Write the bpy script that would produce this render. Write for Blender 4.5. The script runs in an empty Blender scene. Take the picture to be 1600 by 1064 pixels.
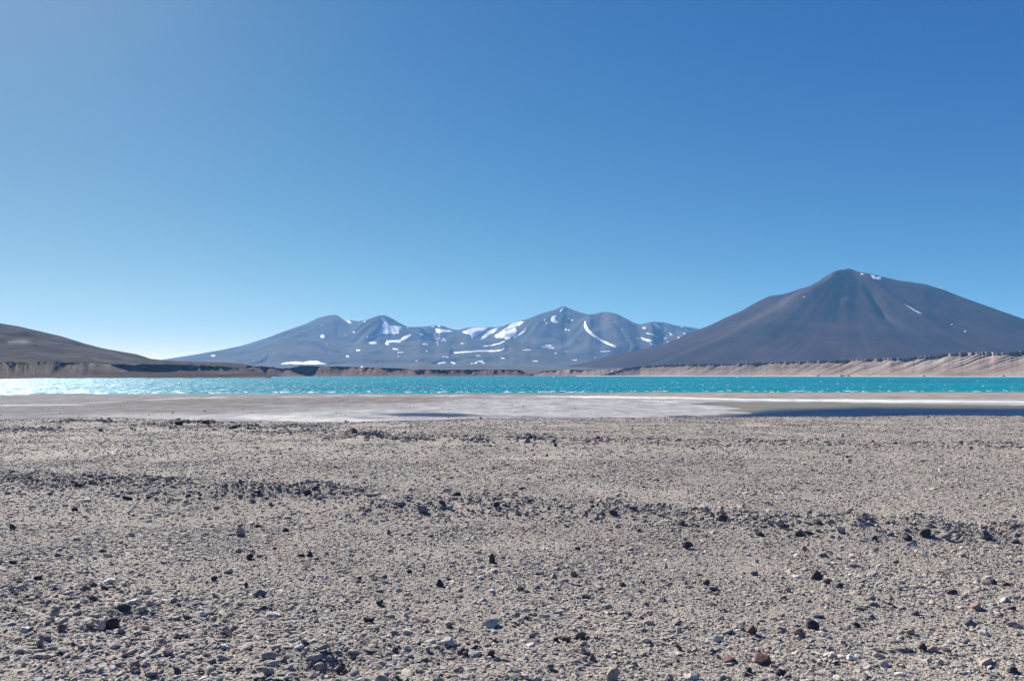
import bpy, bmesh, math, random
import numpy as np
from mathutils import Vector

# ------------------------------------------------------------------ camera, sky, sun, exposure
scene = bpy.context.scene
COL = scene.collection
F = 1331.0            # focal length in photograph pixels
HOR = 584.5           # row of the true horizon
EYE = 1.7             # eye height over the gravel terrace
LAKE_Z = -4.3
FLAT_Z = -4.1

cam_d = bpy.data.cameras.new('camera')
cam = bpy.data.objects.new('camera', cam_d)
COL.objects.link(cam)
cam.location = (0, 0, EYE)
cam.rotation_euler = (math.radians(90), 0, 0)
cam_d.sensor_width = 36
cam_d.lens = 36 * F / 1600
cam_d.shift_y = (HOR - 532) / 1600
cam_d.clip_start = 0.1
cam_d.clip_end = 60000
scene.camera = cam

SUN_AZ = -34.0        # degrees left of the view axis
SUN_EL = 35.0
world = bpy.data.worlds.new('World')
scene.world = world
world.use_nodes = True
wn = world.node_tree
bg = wn.nodes['Background']
sky = wn.nodes.new('ShaderNodeTexSky')
sky.sky_type = 'NISHITA'
sky.sun_disc = False
sky.sun_elevation = math.radians(SUN_EL)
sky.sun_rotation = math.radians(SUN_AZ)
sky.altitude = 4300
sky.air_density = 0.35
sky.dust_density = 3.2
sky.ozone_density = 2.0
# film response of the photograph's clear high-altitude sky: one power per channel
SKY_POW = (1.50, 0.96, 0.42)
SKY_MUL = (2.10, 1.28, 0.78)
SKY_K = 0.10
sep = wn.nodes.new('ShaderNodeSeparateColor'); comb = wn.nodes.new('ShaderNodeCombineColor')
wn.links.new(sky.outputs[0], sep.inputs[0])
for ch in range(3):
    pw = wn.nodes.new('ShaderNodeMath'); pw.operation = 'POWER'; pw.inputs[1].default_value = SKY_POW[ch]
    ml = wn.nodes.new('ShaderNodeMath'); ml.operation = 'MULTIPLY'
    ml.inputs[1].default_value = SKY_MUL[ch] * 0.13 ** SKY_POW[ch] / SKY_K
    wn.links.new(sep.outputs[ch], pw.inputs[0]); wn.links.new(pw.outputs[0], ml.inputs[0]); wn.links.new(ml.outputs[0], comb.inputs[ch])
wn.links.new(comb.outputs[0], bg.inputs['Color'])
EXPOSURE = 0.95
bg.inputs['Strength'].default_value = SKY_K / 2 ** EXPOSURE

sun_d = bpy.data.lights.new('sun', 'SUN')
sun = bpy.data.objects.new('sun', sun_d)
COL.objects.link(sun)
sun_d.energy = 5.0
sun_d.angle = math.radians(0.5)
sun_d.color = (1.0, 0.955, 0.88)
sa, se = math.radians(SUN_AZ), math.radians(SUN_EL)
to_sun = Vector((math.sin(sa) * math.cos(se), math.cos(sa) * math.cos(se), math.sin(se)))
sun.rotation_euler = to_sun.to_track_quat('Z', 'Y').to_euler()
sun.location = (0, 0, 3000)

vs = scene.view_settings
vs.view_transform = 'Standard'
vs.look = 'None'
vs.gamma = 1.0
vs.use_curve_mapping = False
vs.exposure = EXPOSURE
scene.cycles.use_denoising = True
scene.cycles.max_bounces = 5
scene.cycles.diffuse_bounces = 2
scene.cycles.glossy_bounces = 2
scene.cycles.volume_bounces = 1
scene.cycles.sample_clamp_indirect = 8

HAZE_DENSITY = 3.1e-5
HAZE_COLOR = (0.22, 0.52, 0.98)

# ------------------------------------------------------------------ numeric helpers
rng = np.random.default_rng(7)
random.seed(7)

def _h(ix, iy, seed):
    n = (ix.astype(np.int64) * 374761393 + iy.astype(np.int64) * 668265263 + seed * 1442695041) & 0xFFFFFFFF
    n = ((n ^ (n >> 13)) * 1274126177) & 0xFFFFFFFF
    n = n ^ (n >> 16)
    return (n & 0xFFFF) / 65535.0 * 2 * np.pi

def perlin(x, y, seed=0):
    x = np.asarray(x, float); y = np.asarray(y, float)
    x, y = np.broadcast_arrays(x, y)
    ix = np.floor(x); iy = np.floor(y)
    fx = x - ix; fy = y - iy
    u = fx * fx * fx * (fx * (fx * 6 - 15) + 10)
    v = fy * fy * fy * (fy * (fy * 6 - 15) + 10)
    def g(dx, dy):
        a = _h(ix + dx, iy + dy, seed)
        return np.cos(a) * (fx - dx) + np.sin(a) * (fy - dy)
    a = g(0, 0) * (1 - u) + g(1, 0) * u
    b = g(0, 1) * (1 - u) + g(1, 1) * u
    return (a * (1 - v) + b * v) * 1.5

def fbm(x, y, octs=4, seed=0, gain=0.5, lac=2.03):
    s = 0; a = 1; n = 0
    for o in range(octs):
        s = s + a * perlin(x, y, seed + o * 17)
        n += a; a *= gain
        x = x * lac + 3.1; y = y * lac + 1.7
    return s / n

def ridged(x, y, octs=4, seed=0, gain=0.5):
    s = 0; a = 1; n = 0
    for o in range(octs):
        s = s + a * (1 - 2 * np.abs(perlin(x, y, seed + o * 13)))
        n += a; a *= gain
        x = x * 2.07 + 5.3; y = y * 2.07 + 2.9
    return s / n

def smooth(a, b, x):
    t = np.clip((x - a) / (b - a), 0, 1)
    return t * t * (3 - 2 * t)

def lut(pts):
    p = np.array(pts, float)
    return lambda q: np.interp(q, p[:, 0], p[:, 1])

def px(x):
    return (np.asarray(x, float) - 800) / F

def seg_dist(X, Y, pts):
    """distance to a polyline in plan and the arc parameter (0..1)"""
    best = np.full(np.shape(X), 1e9); par = np.zeros(np.shape(X)); n = len(pts) - 1
    for i in range(n):
        (ax, ay), (bx, by) = pts[i], pts[i + 1]
        dx, dy = bx - ax, by - ay
        t = np.clip(((X - ax) * dx + (Y - ay) * dy) / (dx * dx + dy * dy), 0, 1)
        d = np.hypot(X - ax - t * dx, Y - ay - t * dy)
        m = d < best
        best = np.where(m, d, best); par = np.where(m, (i + t) / n, par)
    return best, par

def in_poly(x, y, poly):
    c = np.zeros(np.shape(x), bool); n = len(poly); j = n - 1
    for i in range(n):
        xi, yi = poly[i]; xj, yj = poly[j]
        if yi != yj:
            c ^= ((yi > y) != (yj > y)) & (x < (xj - xi) * (y - yi) / (yj - yi) + xi)
        j = i
    return c

# ------------------------------------------------------------------ object helpers
def make_mesh(name, verts, faces, mat, parent=None, smooth_shade=True, attrs=None, kind=None, label=None):
    me = bpy.data.meshes.new(name)
    verts = np.ascontiguousarray(verts, dtype=np.float32); faces = np.ascontiguousarray(faces, dtype=np.int32)
    nv, nf, k = len(verts), len(faces), faces.shape[1]
    me.vertices.add(nv); me.vertices.foreach_set('co', verts.ravel())
    me.loops.add(nf * k); me.loops.foreach_set('vertex_index', faces.ravel())
    me.polygons.add(nf)
    me.polygons.foreach_set('loop_start', np.arange(0, nf * k, k, dtype=np.int32))
    me.polygons.foreach_set('loop_total', np.full(nf, k, dtype=np.int32))
    me.polygons.foreach_set('use_smooth', np.full(nf, smooth_shade))
    me.update(calc_edges=True)
    if attrs:
        for an, av in attrs.items():
            av = np.asarray(av, np.float32)
            if av.ndim == 1:
                at = me.attributes.new(an, 'FLOAT', 'POINT'); at.data.foreach_set('value', av)
            else:
                at = me.attributes.new(an, 'FLOAT_VECTOR', 'POINT'); at.data.foreach_set('vector', av.ravel())
    if mat: me.materials.append(mat)
    o = bpy.data.objects.new(name, me)
    COL.objects.link(o)
    if parent: o.parent = parent
    if kind: o['kind'] = kind
    if label: o['label'] = label
    return o

def grid_faces(n, m):
    i = np.arange(n - 1)[:, None]; j = np.arange(m - 1)[None, :]
    a = i * m + j
    return np.stack([a, a + m, a + m + 1, a + 1], -1).reshape(-1, 4)

def grid_object(name, X, Y, Z, mat, **kw):
    n, m = X.shape
    at = kw.pop('attrs', None)
    if at: at = {k: (v.reshape(-1) if v.ndim == 2 else v.reshape(-1, 3)) for k, v in at.items()}
    return make_mesh(name, np.stack([X, Y, Z], -1).reshape(-1, 3), grid_faces(n, m), mat, attrs=at, **kw)

# ------------------------------------------------------------------ materials
def new_mat(name):
    m = bpy.data.materials.new(name); m.use_nodes = True
    nt = m.node_tree
    return m, nt, nt.nodes['Principled BSDF']

class NB:
    """small node-building helper"""
    def __init__(s, nt): s.nt = nt
    def n(s, t, **kw):
        nd = s.nt.nodes.new(t)
        for k, v in kw.items(): setattr(nd, k, v)
        return nd
    def l(s, a, b): s.nt.links.new(a, b)
    def coord(s, scale=(1, 1, 1), which='Object'):
        tc = s.n('ShaderNodeTexCoord'); mp = s.n('ShaderNodeMapping')
        mp.inputs['Scale'].default_value = scale
        s.l(tc.outputs[which], mp.inputs['Vector'])
        return mp.outputs['Vector']
    def noise(s, vec, scale, detail=4, rough=0.55):
        nd = s.n('ShaderNodeTexNoise')
        nd.inputs['Scale'].default_value = scale; nd.inputs['Detail'].default_value = detail
        nd.inputs['Roughness'].default_value = rough
        s.l(vec, nd.inputs['Vector'])
        return nd.outputs['Fac']
    def ramp(s, fac, stops, interp='LINEAR'):
        nd = s.n('ShaderNodeValToRGB'); cr = nd.color_ramp; cr.interpolation = interp
        while len(cr.elements) < len(stops): cr.elements.new(0.5)
        for e, (p, c) in zip(cr.elements, stops):
            e.position = p; e.color = (c[0], c[1], c[2], 1) if not np.isscalar(c) else (c, c, c, 1)
        s.l(fac, nd.inputs['Fac'])
        return nd.outputs['Color']
    def mix(s, fac, a, b, blend='MIX'):
        nd = s.n('ShaderNodeMix', data_type='RGBA', blend_type=blend)
        for idx, v in ((0, fac), (6, a), (7, b)):
            if hasattr(v, 'is_output'): s.l(v, nd.inputs[idx])
            elif np.isscalar(v): nd.inputs[idx].default_value = v
            else: nd.inputs[idx].default_value = (v[0], v[1], v[2], 1)
        return nd.outputs[2]
    def math(s, op, a, b=None):
        nd = s.n('ShaderNodeMath', operation=op)
        for i, v in enumerate((a, b)):
            if v is None: continue
            if hasattr(v, 'is_output'): s.l(v, nd.inputs[i])
            else: nd.inputs[i].default_value = v
        return nd.outputs[0]
    def attr(s, name, out='Fac'):
        nd = s.n('ShaderNodeAttribute', attribute_name=name)
        return nd.outputs[out]
    def bump(s, height, strength, dist):
        nd = s.n('ShaderNodeBump'); nd.inputs['Strength'].default_value = strength
        nd.inputs['Distance'].default_value = dist
        s.l(height, nd.inputs['Height'])
        return nd.outputs['Normal']

def earth_mat(name, c0, c1, c2, big, fine, bump_d, accent=None):
    """eroded ground: two noises between three colours, optional attribute 'tint' towards accent"""
    m, nt, p = new_mat(name); b = NB(nt)
    v = b.coord()
    n1 = b.noise(v, big, 5); n2 = b.noise(v, fine, 6, 0.65)
    c = b.ramp(n1, [(0.32, c0), (0.52, c1), (0.70, c2)])
    c = b.mix(0.5, c, b.ramp(n2, [(0.3, 0.68), (0.7, 1.32)]), 'MULTIPLY')
    if accent: c = b.mix(b.attr('tint'), c, accent)
    b.l(c, p.inputs['Base Color'])
    p.inputs['Roughness'].default_value = 1.0
    p.inputs['Specular IOR Level'].default_value = 0.02
    b.l(b.bump(n2, 0.6, bump_d), p.inputs['Normal'])
    return m

M_volcano = earth_mat('volcano_rock', (0.023, 0.015, 0.017), (0.034, 0.020, 0.020), (0.055, 0.030, 0.027), 0.0016, 0.02, 6, (0.090, 0.066, 0.060))
M_range = earth_mat('range_rock', (0.064, 0.066, 0.068), (0.090, 0.087, 0.082), (0.118, 0.108, 0.094), 0.0012, 0.010, 10, (0.11, 0.088, 0.075))
M_hill = earth_mat('hill_rock', (0.026, 0.019, 0.017), (0.044, 0.033, 0.029), (0.076, 0.059, 0.051), 0.006, 0.05, 3, (0.20, 0.175, 0.155))
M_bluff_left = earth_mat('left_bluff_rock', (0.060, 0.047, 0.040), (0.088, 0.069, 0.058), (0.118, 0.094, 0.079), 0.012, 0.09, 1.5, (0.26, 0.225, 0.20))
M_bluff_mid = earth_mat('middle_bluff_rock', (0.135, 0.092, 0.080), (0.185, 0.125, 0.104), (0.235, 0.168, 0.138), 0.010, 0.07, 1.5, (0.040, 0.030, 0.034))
M_cliff = earth_mat('cliff_talus', (0.27, 0.205, 0.165), (0.33, 0.262, 0.212), (0.39, 0.318, 0.262), 0.012, 0.10, 1.2, (0.15, 0.10, 0.09))
M_bluff_low = earth_mat('low_mound_rock', (0.21, 0.15, 0.125), (0.26, 0.19, 0.155), (0.31, 0.235, 0.195), 0.010, 0.07, 1.5, (0.13, 0.09, 0.08))
M_terrain = earth_mat('plain_earth', (0.16, 0.13, 0.11), (0.20, 0.165, 0.14), (0.25, 0.21, 0.18), 0.01, 0.2, 1)

def snow_mat():
    m, nt, p = new_mat('old_snow'); b = NB(nt)
    v = b.coord()
    b.l(b.ramp(b.noise(v, 0.02, 5), [(0.3, (0.58, 0.60, 0.63)), (0.65, (0.86, 0.86, 0.86))]), p.inputs['Base Color'])
    p.inputs['Roughness'].default_value = 0.7
    return m
M_snow = snow_mat()

def gravel_ground_mat():
    m, nt, p = new_mat('gravel_ground'); b = NB(nt)
    v = b.coord()
    n1 = b.noise(v, 0.45, 5)
    c = b.ramp(n1, [(0.34, (0.235, 0.207, 0.180)), (0.5, (0.29, 0.255, 0.219)), (0.66, (0.35, 0.308, 0.264))])
    vo = b.n('ShaderNodeTexVoronoi'); vo.inputs['Scale'].default_value = 55; b.l(v, vo.inputs['Vector'])
    sp = b.n('ShaderNodeSeparateColor'); b.l(vo.outputs['Color'], sp.inputs['Color'])
    c = b.mix(0.75, c, b.ramp(sp.outputs['Red'], [(0.0, 0.45), (0.25, 0.85), (0.75, 1.08), (1.0, 1.5)]), 'MULTIPLY')
    g = b.noise(v, 260, 3)
    c = b.mix(0.4, c, b.ramp(g, [(0.3, 0.7), (0.7, 1.3)]), 'MULTIPLY')
    b.l(c, p.inputs['Base Color'])
    p.inputs['Roughness'].default_value = 0.95
    p.inputs['Specular IOR Level'].default_value = 0.2
    h = b.math('SUBTRACT', b.math('MULTIPLY', g, 0.3), b.math('MULTIPLY', vo.outputs['Distance'], 1.0))
    b.l(b.bump(h, 0.9, 0.012), p.inputs['Normal'])
    return m
M_gravel = gravel_ground_mat()

def stone_mat(name, stops, bump_s=60):
    m, nt, p = new_mat(name); b = NB(nt)
    oi = b.n('ShaderNodeObjectInfo')
    c = b.ramp(oi.outputs['Random'], stops)
    v = b.coord()
    n = b.noise(v, 3.0, 5, 0.7)
    c = b.mix(0.6, c, b.ramp(n, [(0.3, 0.6), (0.7, 1.35)]), 'MULTIPLY')
    geo = b.n('ShaderNodeNewGeometry')
    b.l(c, p.inputs['Base Color'])
    p.inputs['Roughness'].default_value = 0.85
    p.inputs['Specular IOR Level'].default_value = 0.3
    b.l(b.bump(n, 0.5, 0.1), p.inputs['Normal'])
    return m
M_pebble = stone_mat('mixed_pebbles', [
    (0.00, (0.08, 0.071, 0.069)), (0.05, (0.16, 0.143, 0.132)), (0.12, (0.30, 0.268, 0.238)), (0.28, (0.41, 0.362, 0.312)),
    (0.58, (0.48, 0.424, 0.360)), (0.74, (0.53, 0.462, 0.385)), (0.83, (0.44, 0.325, 0.255)), (0.88, (0.36, 0.335, 0.315)),
    (0.95, (0.50, 0.465, 0.42)), (1.0, (0.64, 0.61, 0.56))])
M_rubble = stone_mat('rubble_stones', [
    (0.0, (0.07, 0.064, 0.064)), (0.06, (0.15, 0.138, 0.132)), (0.17, (0.28, 0.256, 0.236)), (0.6, (0.40, 0.362, 0.322)),
    (0.88, (0.38, 0.30, 0.25)), (1.0, (0.54, 0.495, 0.44))])

def rock_mat(name, col):
    m, nt, p = new_mat(name); b = NB(nt)
    v = b.coord()
    n = b.noise(v, 22, 6, 0.7); n2 = b.noise(v, 90, 3)
    d = tuple(x * 0.62 for x in col); l = tuple(min(0.8, x * 1.4) for x in col)
    c = b.ramp(n, [(0.3, d), (0.5, col), (0.72, l)])
    oi = b.n('ShaderNodeObjectInfo')
    c = b.mix(0.5, c, b.ramp(oi.outputs['Random'], [(0, 0.75), (1, 1.25)]), 'MULTIPLY')
    b.l(c, p.inputs['Base Color'])
    p.inputs['Roughness'].default_value = 0.85
    p.inputs['Specular IOR Level'].default_value = 0.3
    b.l(b.bump(b.math('ADD', n, b.math('MULTIPLY', n2, 0.4)), 0.6, 0.01), p.inputs['Normal'])
    return m
TONES = {
    'dark': (0.060, 0.056, 0.062), 'grey': (0.27, 0.25, 0.24), 'slate': (0.15, 0.155, 0.17), 'pale': (0.44, 0.41, 0.38),
    'white': (0.62, 0.59, 0.55), 'tan': (0.33, 0.27, 0.215), 'pink': (0.38, 0.25, 0.215), 'maroon': (0.15, 0.075, 0.068),
    'brown': (0.15, 0.115, 0.095), 'mauve': (0.24, 0.19, 0.20)}
M_rock = {k: rock_mat(k + '_stone', v) for k, v in TONES.items()}

def lake_mat():
    m, nt, p = new_mat('lake_water'); b = NB(nt); nt.nodes.remove(p)
    v = b.coord((1, 1, 1))
    out = nt.nodes['Material Output']
    band = b.noise(b.coord((0.0012, 0.012, 1)), 1.0, 4)
    fine = b.noise(b.coord((0.9, 0.05, 1)), 1.0, 3, 0.7)
    c = b.ramp(band, [(0.34, (0.002, 0.115, 0.180)), (0.52, (0.002, 0.160, 0.216)), (0.68, (0.003, 0.220, 0.260))])
    c = b.mix(0.65, c, b.ramp(fine, [(0.32, 0.62), (0.68, 1.4)]), 'MULTIPLY')
    facet = b.ramp(b.noise(b.coord((1.5, 0.11, 1)), 1.0, 2, 0.6), [(0.455, 0.025), (0.59, 0.095), (0.71, 1.0)])   # wave faces turned to the sky
    dif = b.n('ShaderNodeBsdfDiffuse'); b.l(c, dif.inputs['Color'])
    gl = b.n('ShaderNodeBsdfGlossy'); gl.inputs['Roughness'].default_value = 0.30
    gl.inputs['Color'].default_value = (0.85, 0.95, 1, 1)
    w1 = b.noise(b.coord((1.6, 0.10, 1)), 1.0, 2, 0.6)
    w2 = b.noise(b.coord((5.0, 0.9, 1)), 1.0, 3, 0.7)
    h = b.math('ADD', b.math('MULTIPLY', w1, 1.0), b.math('MULTIPLY', w2, 0.35))
    b.l(b.bump(h, 0.16, 0.25), gl.inputs['Normal'])
    mx = b.n('ShaderNodeMixShader'); b.l(facet, mx.inputs[0])
    b.l(dif.outputs[0], mx.inputs[1]); b.l(gl.outputs[0], mx.inputs[2])
    b.l(mx.outputs[0], out.inputs['Surface'])
    return m
M_lake = lake_mat()

def pond_mat(name='pond_water', rim=(0.17, 0.165, 0.138)):
    m, nt, p = new_mat(name); b = NB(nt); nt.nodes.remove(p)
    out = nt.nodes['Material Output']
    n = b.noise(b.coord((0.10, 0.10, 1)), 1.0, 4)
    c = b.mix(b.attr('depth'), rim, b.ramp(n, [(0.35, (0.006, 0.020, 0.060)), (0.65, (0.014, 0.040, 0.095))]))
    dif = b.n('ShaderNodeBsdfDiffuse'); b.l(c, dif.inputs['Color'])
    gl = b.n('ShaderNodeBsdfGlossy'); gl.inputs['Roughness'].default_value = 0.25
    w1 = b.noise(b.coord((1.5, 0.7, 1)), 1.0, 3, 0.6)
    b.l(b.bump(w1, 0.8, 0.25), gl.inputs['Normal'])
    mx = b.n('ShaderNodeMixShader'); mx.inputs[0].default_value = 0.09
    b.l(dif.outputs[0], mx.inputs[1]); b.l(gl.outputs[0], mx.inputs[2])
    b.l(mx.outputs[0], out.inputs['Surface'])
    return m
M_pond = pond_mat()
M_puddle = pond_mat('puddle_water', (0.22, 0.22, 0.235))

def flat_mat():
    m, nt, p = new_mat('salt_flat'); b = NB(nt)
    v = b.coord()
    n = b.noise(v, 0.55, 6, 0.75); n2 = b.noise(b.coord((0.25, 0.10, 1)), 1.0, 7, 0.75)
    c = b.mix(0.5, b.attr('tone', 'Vector'), b.ramp(n, [(0.3, 0.6), (0.7, 1.35)]), 'MULTIPLY')
    c = b.mix(0.8, c, b.ramp(n2, [(0.35, 0.55), (0.65, 1.35)]), 'MULTIPLY')
    b.l(c, p.inputs['Base Color'])
    p.inputs['Roughness'].default_value = 1.0
    p.inputs['Specular IOR Level'].default_value = 0.02
    b.l(b.bump(n, 0.8, 0.12), p.inputs['Normal'])
    return m
M_flat = flat_mat()
m_, nt_, p_ = new_mat('foam'); p_.inputs['Base Color'].default_value = (0.85, 0.87, 0.88, 1); p_.inputs['Roughness'].default_value = 0.6
M_foam = m_

# ------------------------------------------------------------------ ground: one wide sheet to the horizon
r_ = np.array([0, 200, 600, 1500, 4000, 9000, 17500.0])
a_ = np.linspace(0, 2 * np.pi, 97)
R_, A_ = np.meshgrid(r_, a_, indexing='ij')
GX, GY = R_ * np.cos(A_), R_ * np.sin(A_)
grid_object('terrain', GX, GY, np.full_like(GX, -6.0), M_terrain, kind='structure')

# ------------------------------------------------------------------ far terrain: height fields over (tangent of azimuth, depth)
class Field:
    def __init__(s, T, Ys, Z): s.T, s.Ys, s.Z = T, Ys, Z
    def xyz(s):
        return s.T[:, None] * s.Ys[None, :], np.broadcast_to(s.Ys[None, :], s.Z.shape), s.Z
    def fit_skyline(s, ysil, base, sm=5, lo=0.3, hi=3.0):
        """scale the mountain's columns so its crest has the heights read from the photograph"""
        target = (HOR - ysil) / F
        k = np.ones(sm * 2 + 1) / (sm * 2 + 1)
        for _ in range(3):
            cur = ((s.Z - EYE) / s.Ys).max(1)
            ratio = np.clip(target / np.maximum(cur, 1e-4), lo, hi)
            ratio = np.convolve(np.pad(ratio, sm, mode='edge'), k, mode='valid')
            s.Z = base + (s.Z - base) * ratio[:, None]
    def hit(s, x, y):
        """first point of the terrain seen at photograph position x, y"""
        t = px(x); sl = (HOR - y) / F
        i = np.interp(t, s.T, np.arange(len(s.T)))
        i0 = np.clip(np.floor(i).astype(int), 0, len(s.T) - 2); f = (i - i0)[:, None]
        Z = s.Z[i0] * (1 - f) + s.Z[i0 + 1] * f
        S = np.maximum.accumulate((Z - EYE) / s.Ys, axis=1)
        j = np.clip((S < sl[:, None]).sum(1), 1, len(s.Ys) - 1)
        a = S[np.arange(len(j)), j - 1]; bb = S[np.arange(len(j)), j]
        w = np.clip((sl - a) / np.maximum(bb - a, 1e-9), 0, 1)
        Y = s.Ys[j - 1] * (1 - w) + s.Ys[j] * w
        z = Z[np.arange(len(j)), j - 1] * (1 - w) + Z[np.arange(len(j)), j] * w
        return t * Y, Y, z

# ---- mountain range
sil_range = lut([(100, 585), (180, 575), (253, 562), (305, 554), (350, 546), (380, 539.5), (418, 527.5), (450, 515.5), (480, 505), (497, 496.8),
    (510, 493.5), (522, 491.5), (530, 494), (545, 500), (560, 502), (572, 500), (585, 495), (595, 492.5), (603, 493), (612, 497), (625, 505),
    (637, 510.5), (650, 511), (665, 510), (680, 508.5), (690, 508.5), (700, 512), (710, 515), (718, 515.3), (727, 512.5), (745, 511), (780, 511),
    (795, 506), (812, 501), (825, 498), (845, 490), (865, 484.5), (875, 480), (881, 478), (890, 482), (905, 487.5), (918, 491), (928, 491),
    (940, 487.5), (950, 487.5), (963, 490), (975, 496), (990, 504), (1000, 507), (1010, 504.5), (1022, 502.5), (1040, 504), (1055, 508.5),
    (1070, 510), (1085, 512), (1100, 516), (1150, 532), (1250, 560), (1400, 578)])
T = np.linspace(px(90), px(1420), 760)
Ys = np.concatenate([np.linspace(2750, 9000, 60), np.linspace(9080, 15200, 150), np.linspace(15300, 17300, 20)])
TT, YY = np.meshgrid(T, Ys, indexing='ij'); XX = TT * YY
K = 14000 / F
wx = XX + 260 * fbm(XX / 1500, YY / 1500, 3, 5); wy = YY + 260 * fbm(XX / 1500, YY / 1500, 3, 9)
Z = np.zeros_like(XX)
for (xp, hp, Yp, Rl, pw) in [(522, 92, 14000, 300, 1.35), (598, 90, 13300, 150, 1.2), (560, 70, 13900, 140, 1.0), (690, 74, 14100, 150, 1.2), (640, 68, 14300, 140, 1.0), (765, 72, 14200, 170, 1.1),
                           (812, 74, 13700, 120, 1.2), (881, 106, 13500, 230, 1.3), (950, 96, 12700, 190, 1.3), (1025, 82, 14400, 170, 1.2), (1085, 70, 14500, 170, 1.2),
                           (455, 44, 11500, 170, 1.5), (700, 38, 11500, 160, 1.4), (800, 34, 11000, 150, 1.4), (620, 34, 11200, 130, 1.4)]:
    cx = px(xp) * Yp; r = np.hypot(wx - cx, (wy - Yp) * 0.85) / K
    ang = np.arctan2(wx - cx, wy - Yp)
    rib = 1 + 0.16 * perlin(ang * 2.6 + xp, r / 160, 31) * smooth(10, 60, r) + 0.07 * perlin(ang * 7 + xp, r / 90, 33) * smooth(10, 50, r)
    c = hp * K * np.clip(1 - r * rib / Rl, 0, 1) ** pw
    Z = np.log(np.exp(Z / 90) + np.exp(c / 90)) * 90 - 90 * math.log(2) * (c < 1) if False else np.maximum(Z, c) + 26 * np.exp(-np.abs(Z - c) / 60) * (np.minimum(Z, c) > 5)
apron = 2 + smooth(2800, 12500, YY) * 150 + smooth(2800, 4000, YY) * 6
Z = Z + apron * (1 - smooth(14800, 17200, YY))
Z += ridged(XX / 900, YY / 900, 4, 41) * 22 * smooth(40, 300, Z) + fbm(XX / 420, YY / 420, 3, 47) * 14 * smooth(60, 350, Z)
Z += fbm(XX / 260, YY / 700, 3, 48) * 4 * smooth(2800, 4200, YY)
fr = Field(T, Ys, Z)
fr.fit_skyline(sil_range((T * F) + 800), -5, 2)
X_, Y_, Z_ = fr.xyz()
tint = smooth(0.15, 0.5, fbm(X_ / 800, Y_ / 2200, 4, 77)) * 0.45
tint = np.maximum(tint, (1 - smooth(3500, 8500, Y_)) * 0.5)
o_range = grid_object('mountain_range', X_, Y_, Z_, M_range, attrs={'tint': tint}, kind='structure',
                      label='hazy blue mountain range with scattered snow patches beyond the lake')

# ---- volcano
VY = 8000.0; VK = VY / F; VX = px(1327) * VY
PL = lut([(0, 165), (12, 163), (24, 160.5), (34, 154.5), (47, 145.5), (62, 137.5), (77, 133), (95, 127), (105, 124.5), (124, 122), (137, 116.5), (152, 108.5),
          (167, 99.5), (182, 93), (197, 86.5), (215, 77.5), (230, 71.5), (247, 65.5), (289, 46), (365, 31), (417, 17), (480, 6.5), (600, 0)])
PR = lut([(0, 165), (13, 160), (33, 156.5), (53, 152), (78, 146), (98, 143.5), (118, 140.5), (148, 131.5), (173, 121.5), (198, 112.5), (233, 100), (273, 86),
          (320, 68), (373, 49.5), (473, 22.5), (623, 6), (750, 0)])
PF = lut([(0, 165), (10, 161), (30, 151.5), (60, 136), (100, 114), (150, 88), (200, 66), (260, 45), (330, 28), (420, 14), (520, 5), (650, 0)])
T = np.linspace(px(700), px(2150), 620)
Ys = np.concatenate([np.linspace(4300, 6400, 60), np.linspace(6415, 8250, 170), np.linspace(8280, 11500, 30)])
TT, YY = np.meshgrid(T, Ys, indexing='ij'); XX = TT * YY
dx, dy = (XX - VX) / VK, (YY - VY) / VK
dxw = dx + 5 * fbm(XX / 600, YY / 600, 3, 3); dyw = dy + 5 * fbm(XX / 600, YY / 600, 3, 4)
r = np.hypot(dxw, dyw); th = np.degrees(np.arctan2(dxw, -dyw))      # 0 = towards the lake, negative = left
s = np.sin(np.radians(th)); side = np.abs(s) ** 1.6
h = side * np.where(s < 0, PL(r), PR(r)) + (1 - side) * PF(r)
def spur(t0, width, amp, r0, r1, bend=0):
    d = (th - (t0 + bend * (r / 150 - 1))) / (width * (1 + 40 / (r + 20)))
    return amp * np.exp(-np.abs(d) ** 1.5) * smooth(r0, r0 + 50, r) * (1 - smooth(r1 * 0.55, r1, r))
h += spur(-47, 12, 15, 4, 420, -4) + spur(34, 12, 3, 6, 420, 4) + spur(7, 8, 8, 15, 320) + spur(-74, 10, 3, 30, 300)
h -= spur(-4, 2.4, 9, 45, 240, -2) + spur(-16, 13, 4, 30, 260) + spur(21, 6, 3, 30, 260) + spur(-62, 8, 4, 30, 300)
h += perlin(th / 5.0, r / 220, 51) * 0.6 * smooth(15, 80, r) * (1 - smooth(200, 420, r)) + perlin(th / 2.1, r / 150, 52) * 0.3 * smooth(25, 90, r) * (1 - smooth(180, 400, r))
Z = -6 + h * VK + 10 * fbm(XX / 260, YY / 260, 5, 53) * smooth(5, 40, h)
fv = Field(T, Ys, Z)
sil_v = lut([(700, 590), (847, 578.5), (910, 567.6), (962, 553.5), (1036, 539), (1060, 528.5), (1080, 518.5), (1097, 513), (1112, 507), (1130, 498), (1145, 491.5), (1160, 485), (1175, 476), (1190, 468),
    (1203, 462.5), (1222, 460), (1232, 457.5), (1250, 451.5), (1265, 447), (1280, 439), (1293, 430), (1303, 424), (1315, 421.5), (1327, 419.5), (1340, 424.5),
    (1360, 428), (1380, 432.5), (1405, 438.5), (1425, 441), (1445, 444), (1475, 453), (1500, 463), (1525, 472), (1560, 484.5), (1600, 498.5), (1700, 535), (1800, 562), (1950, 578), (2150, 590)])
fv.fit_skyline(sil_v(T * F + 800), -8, 2)
X_, Y_, Z_ = fv.xyz()
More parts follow.
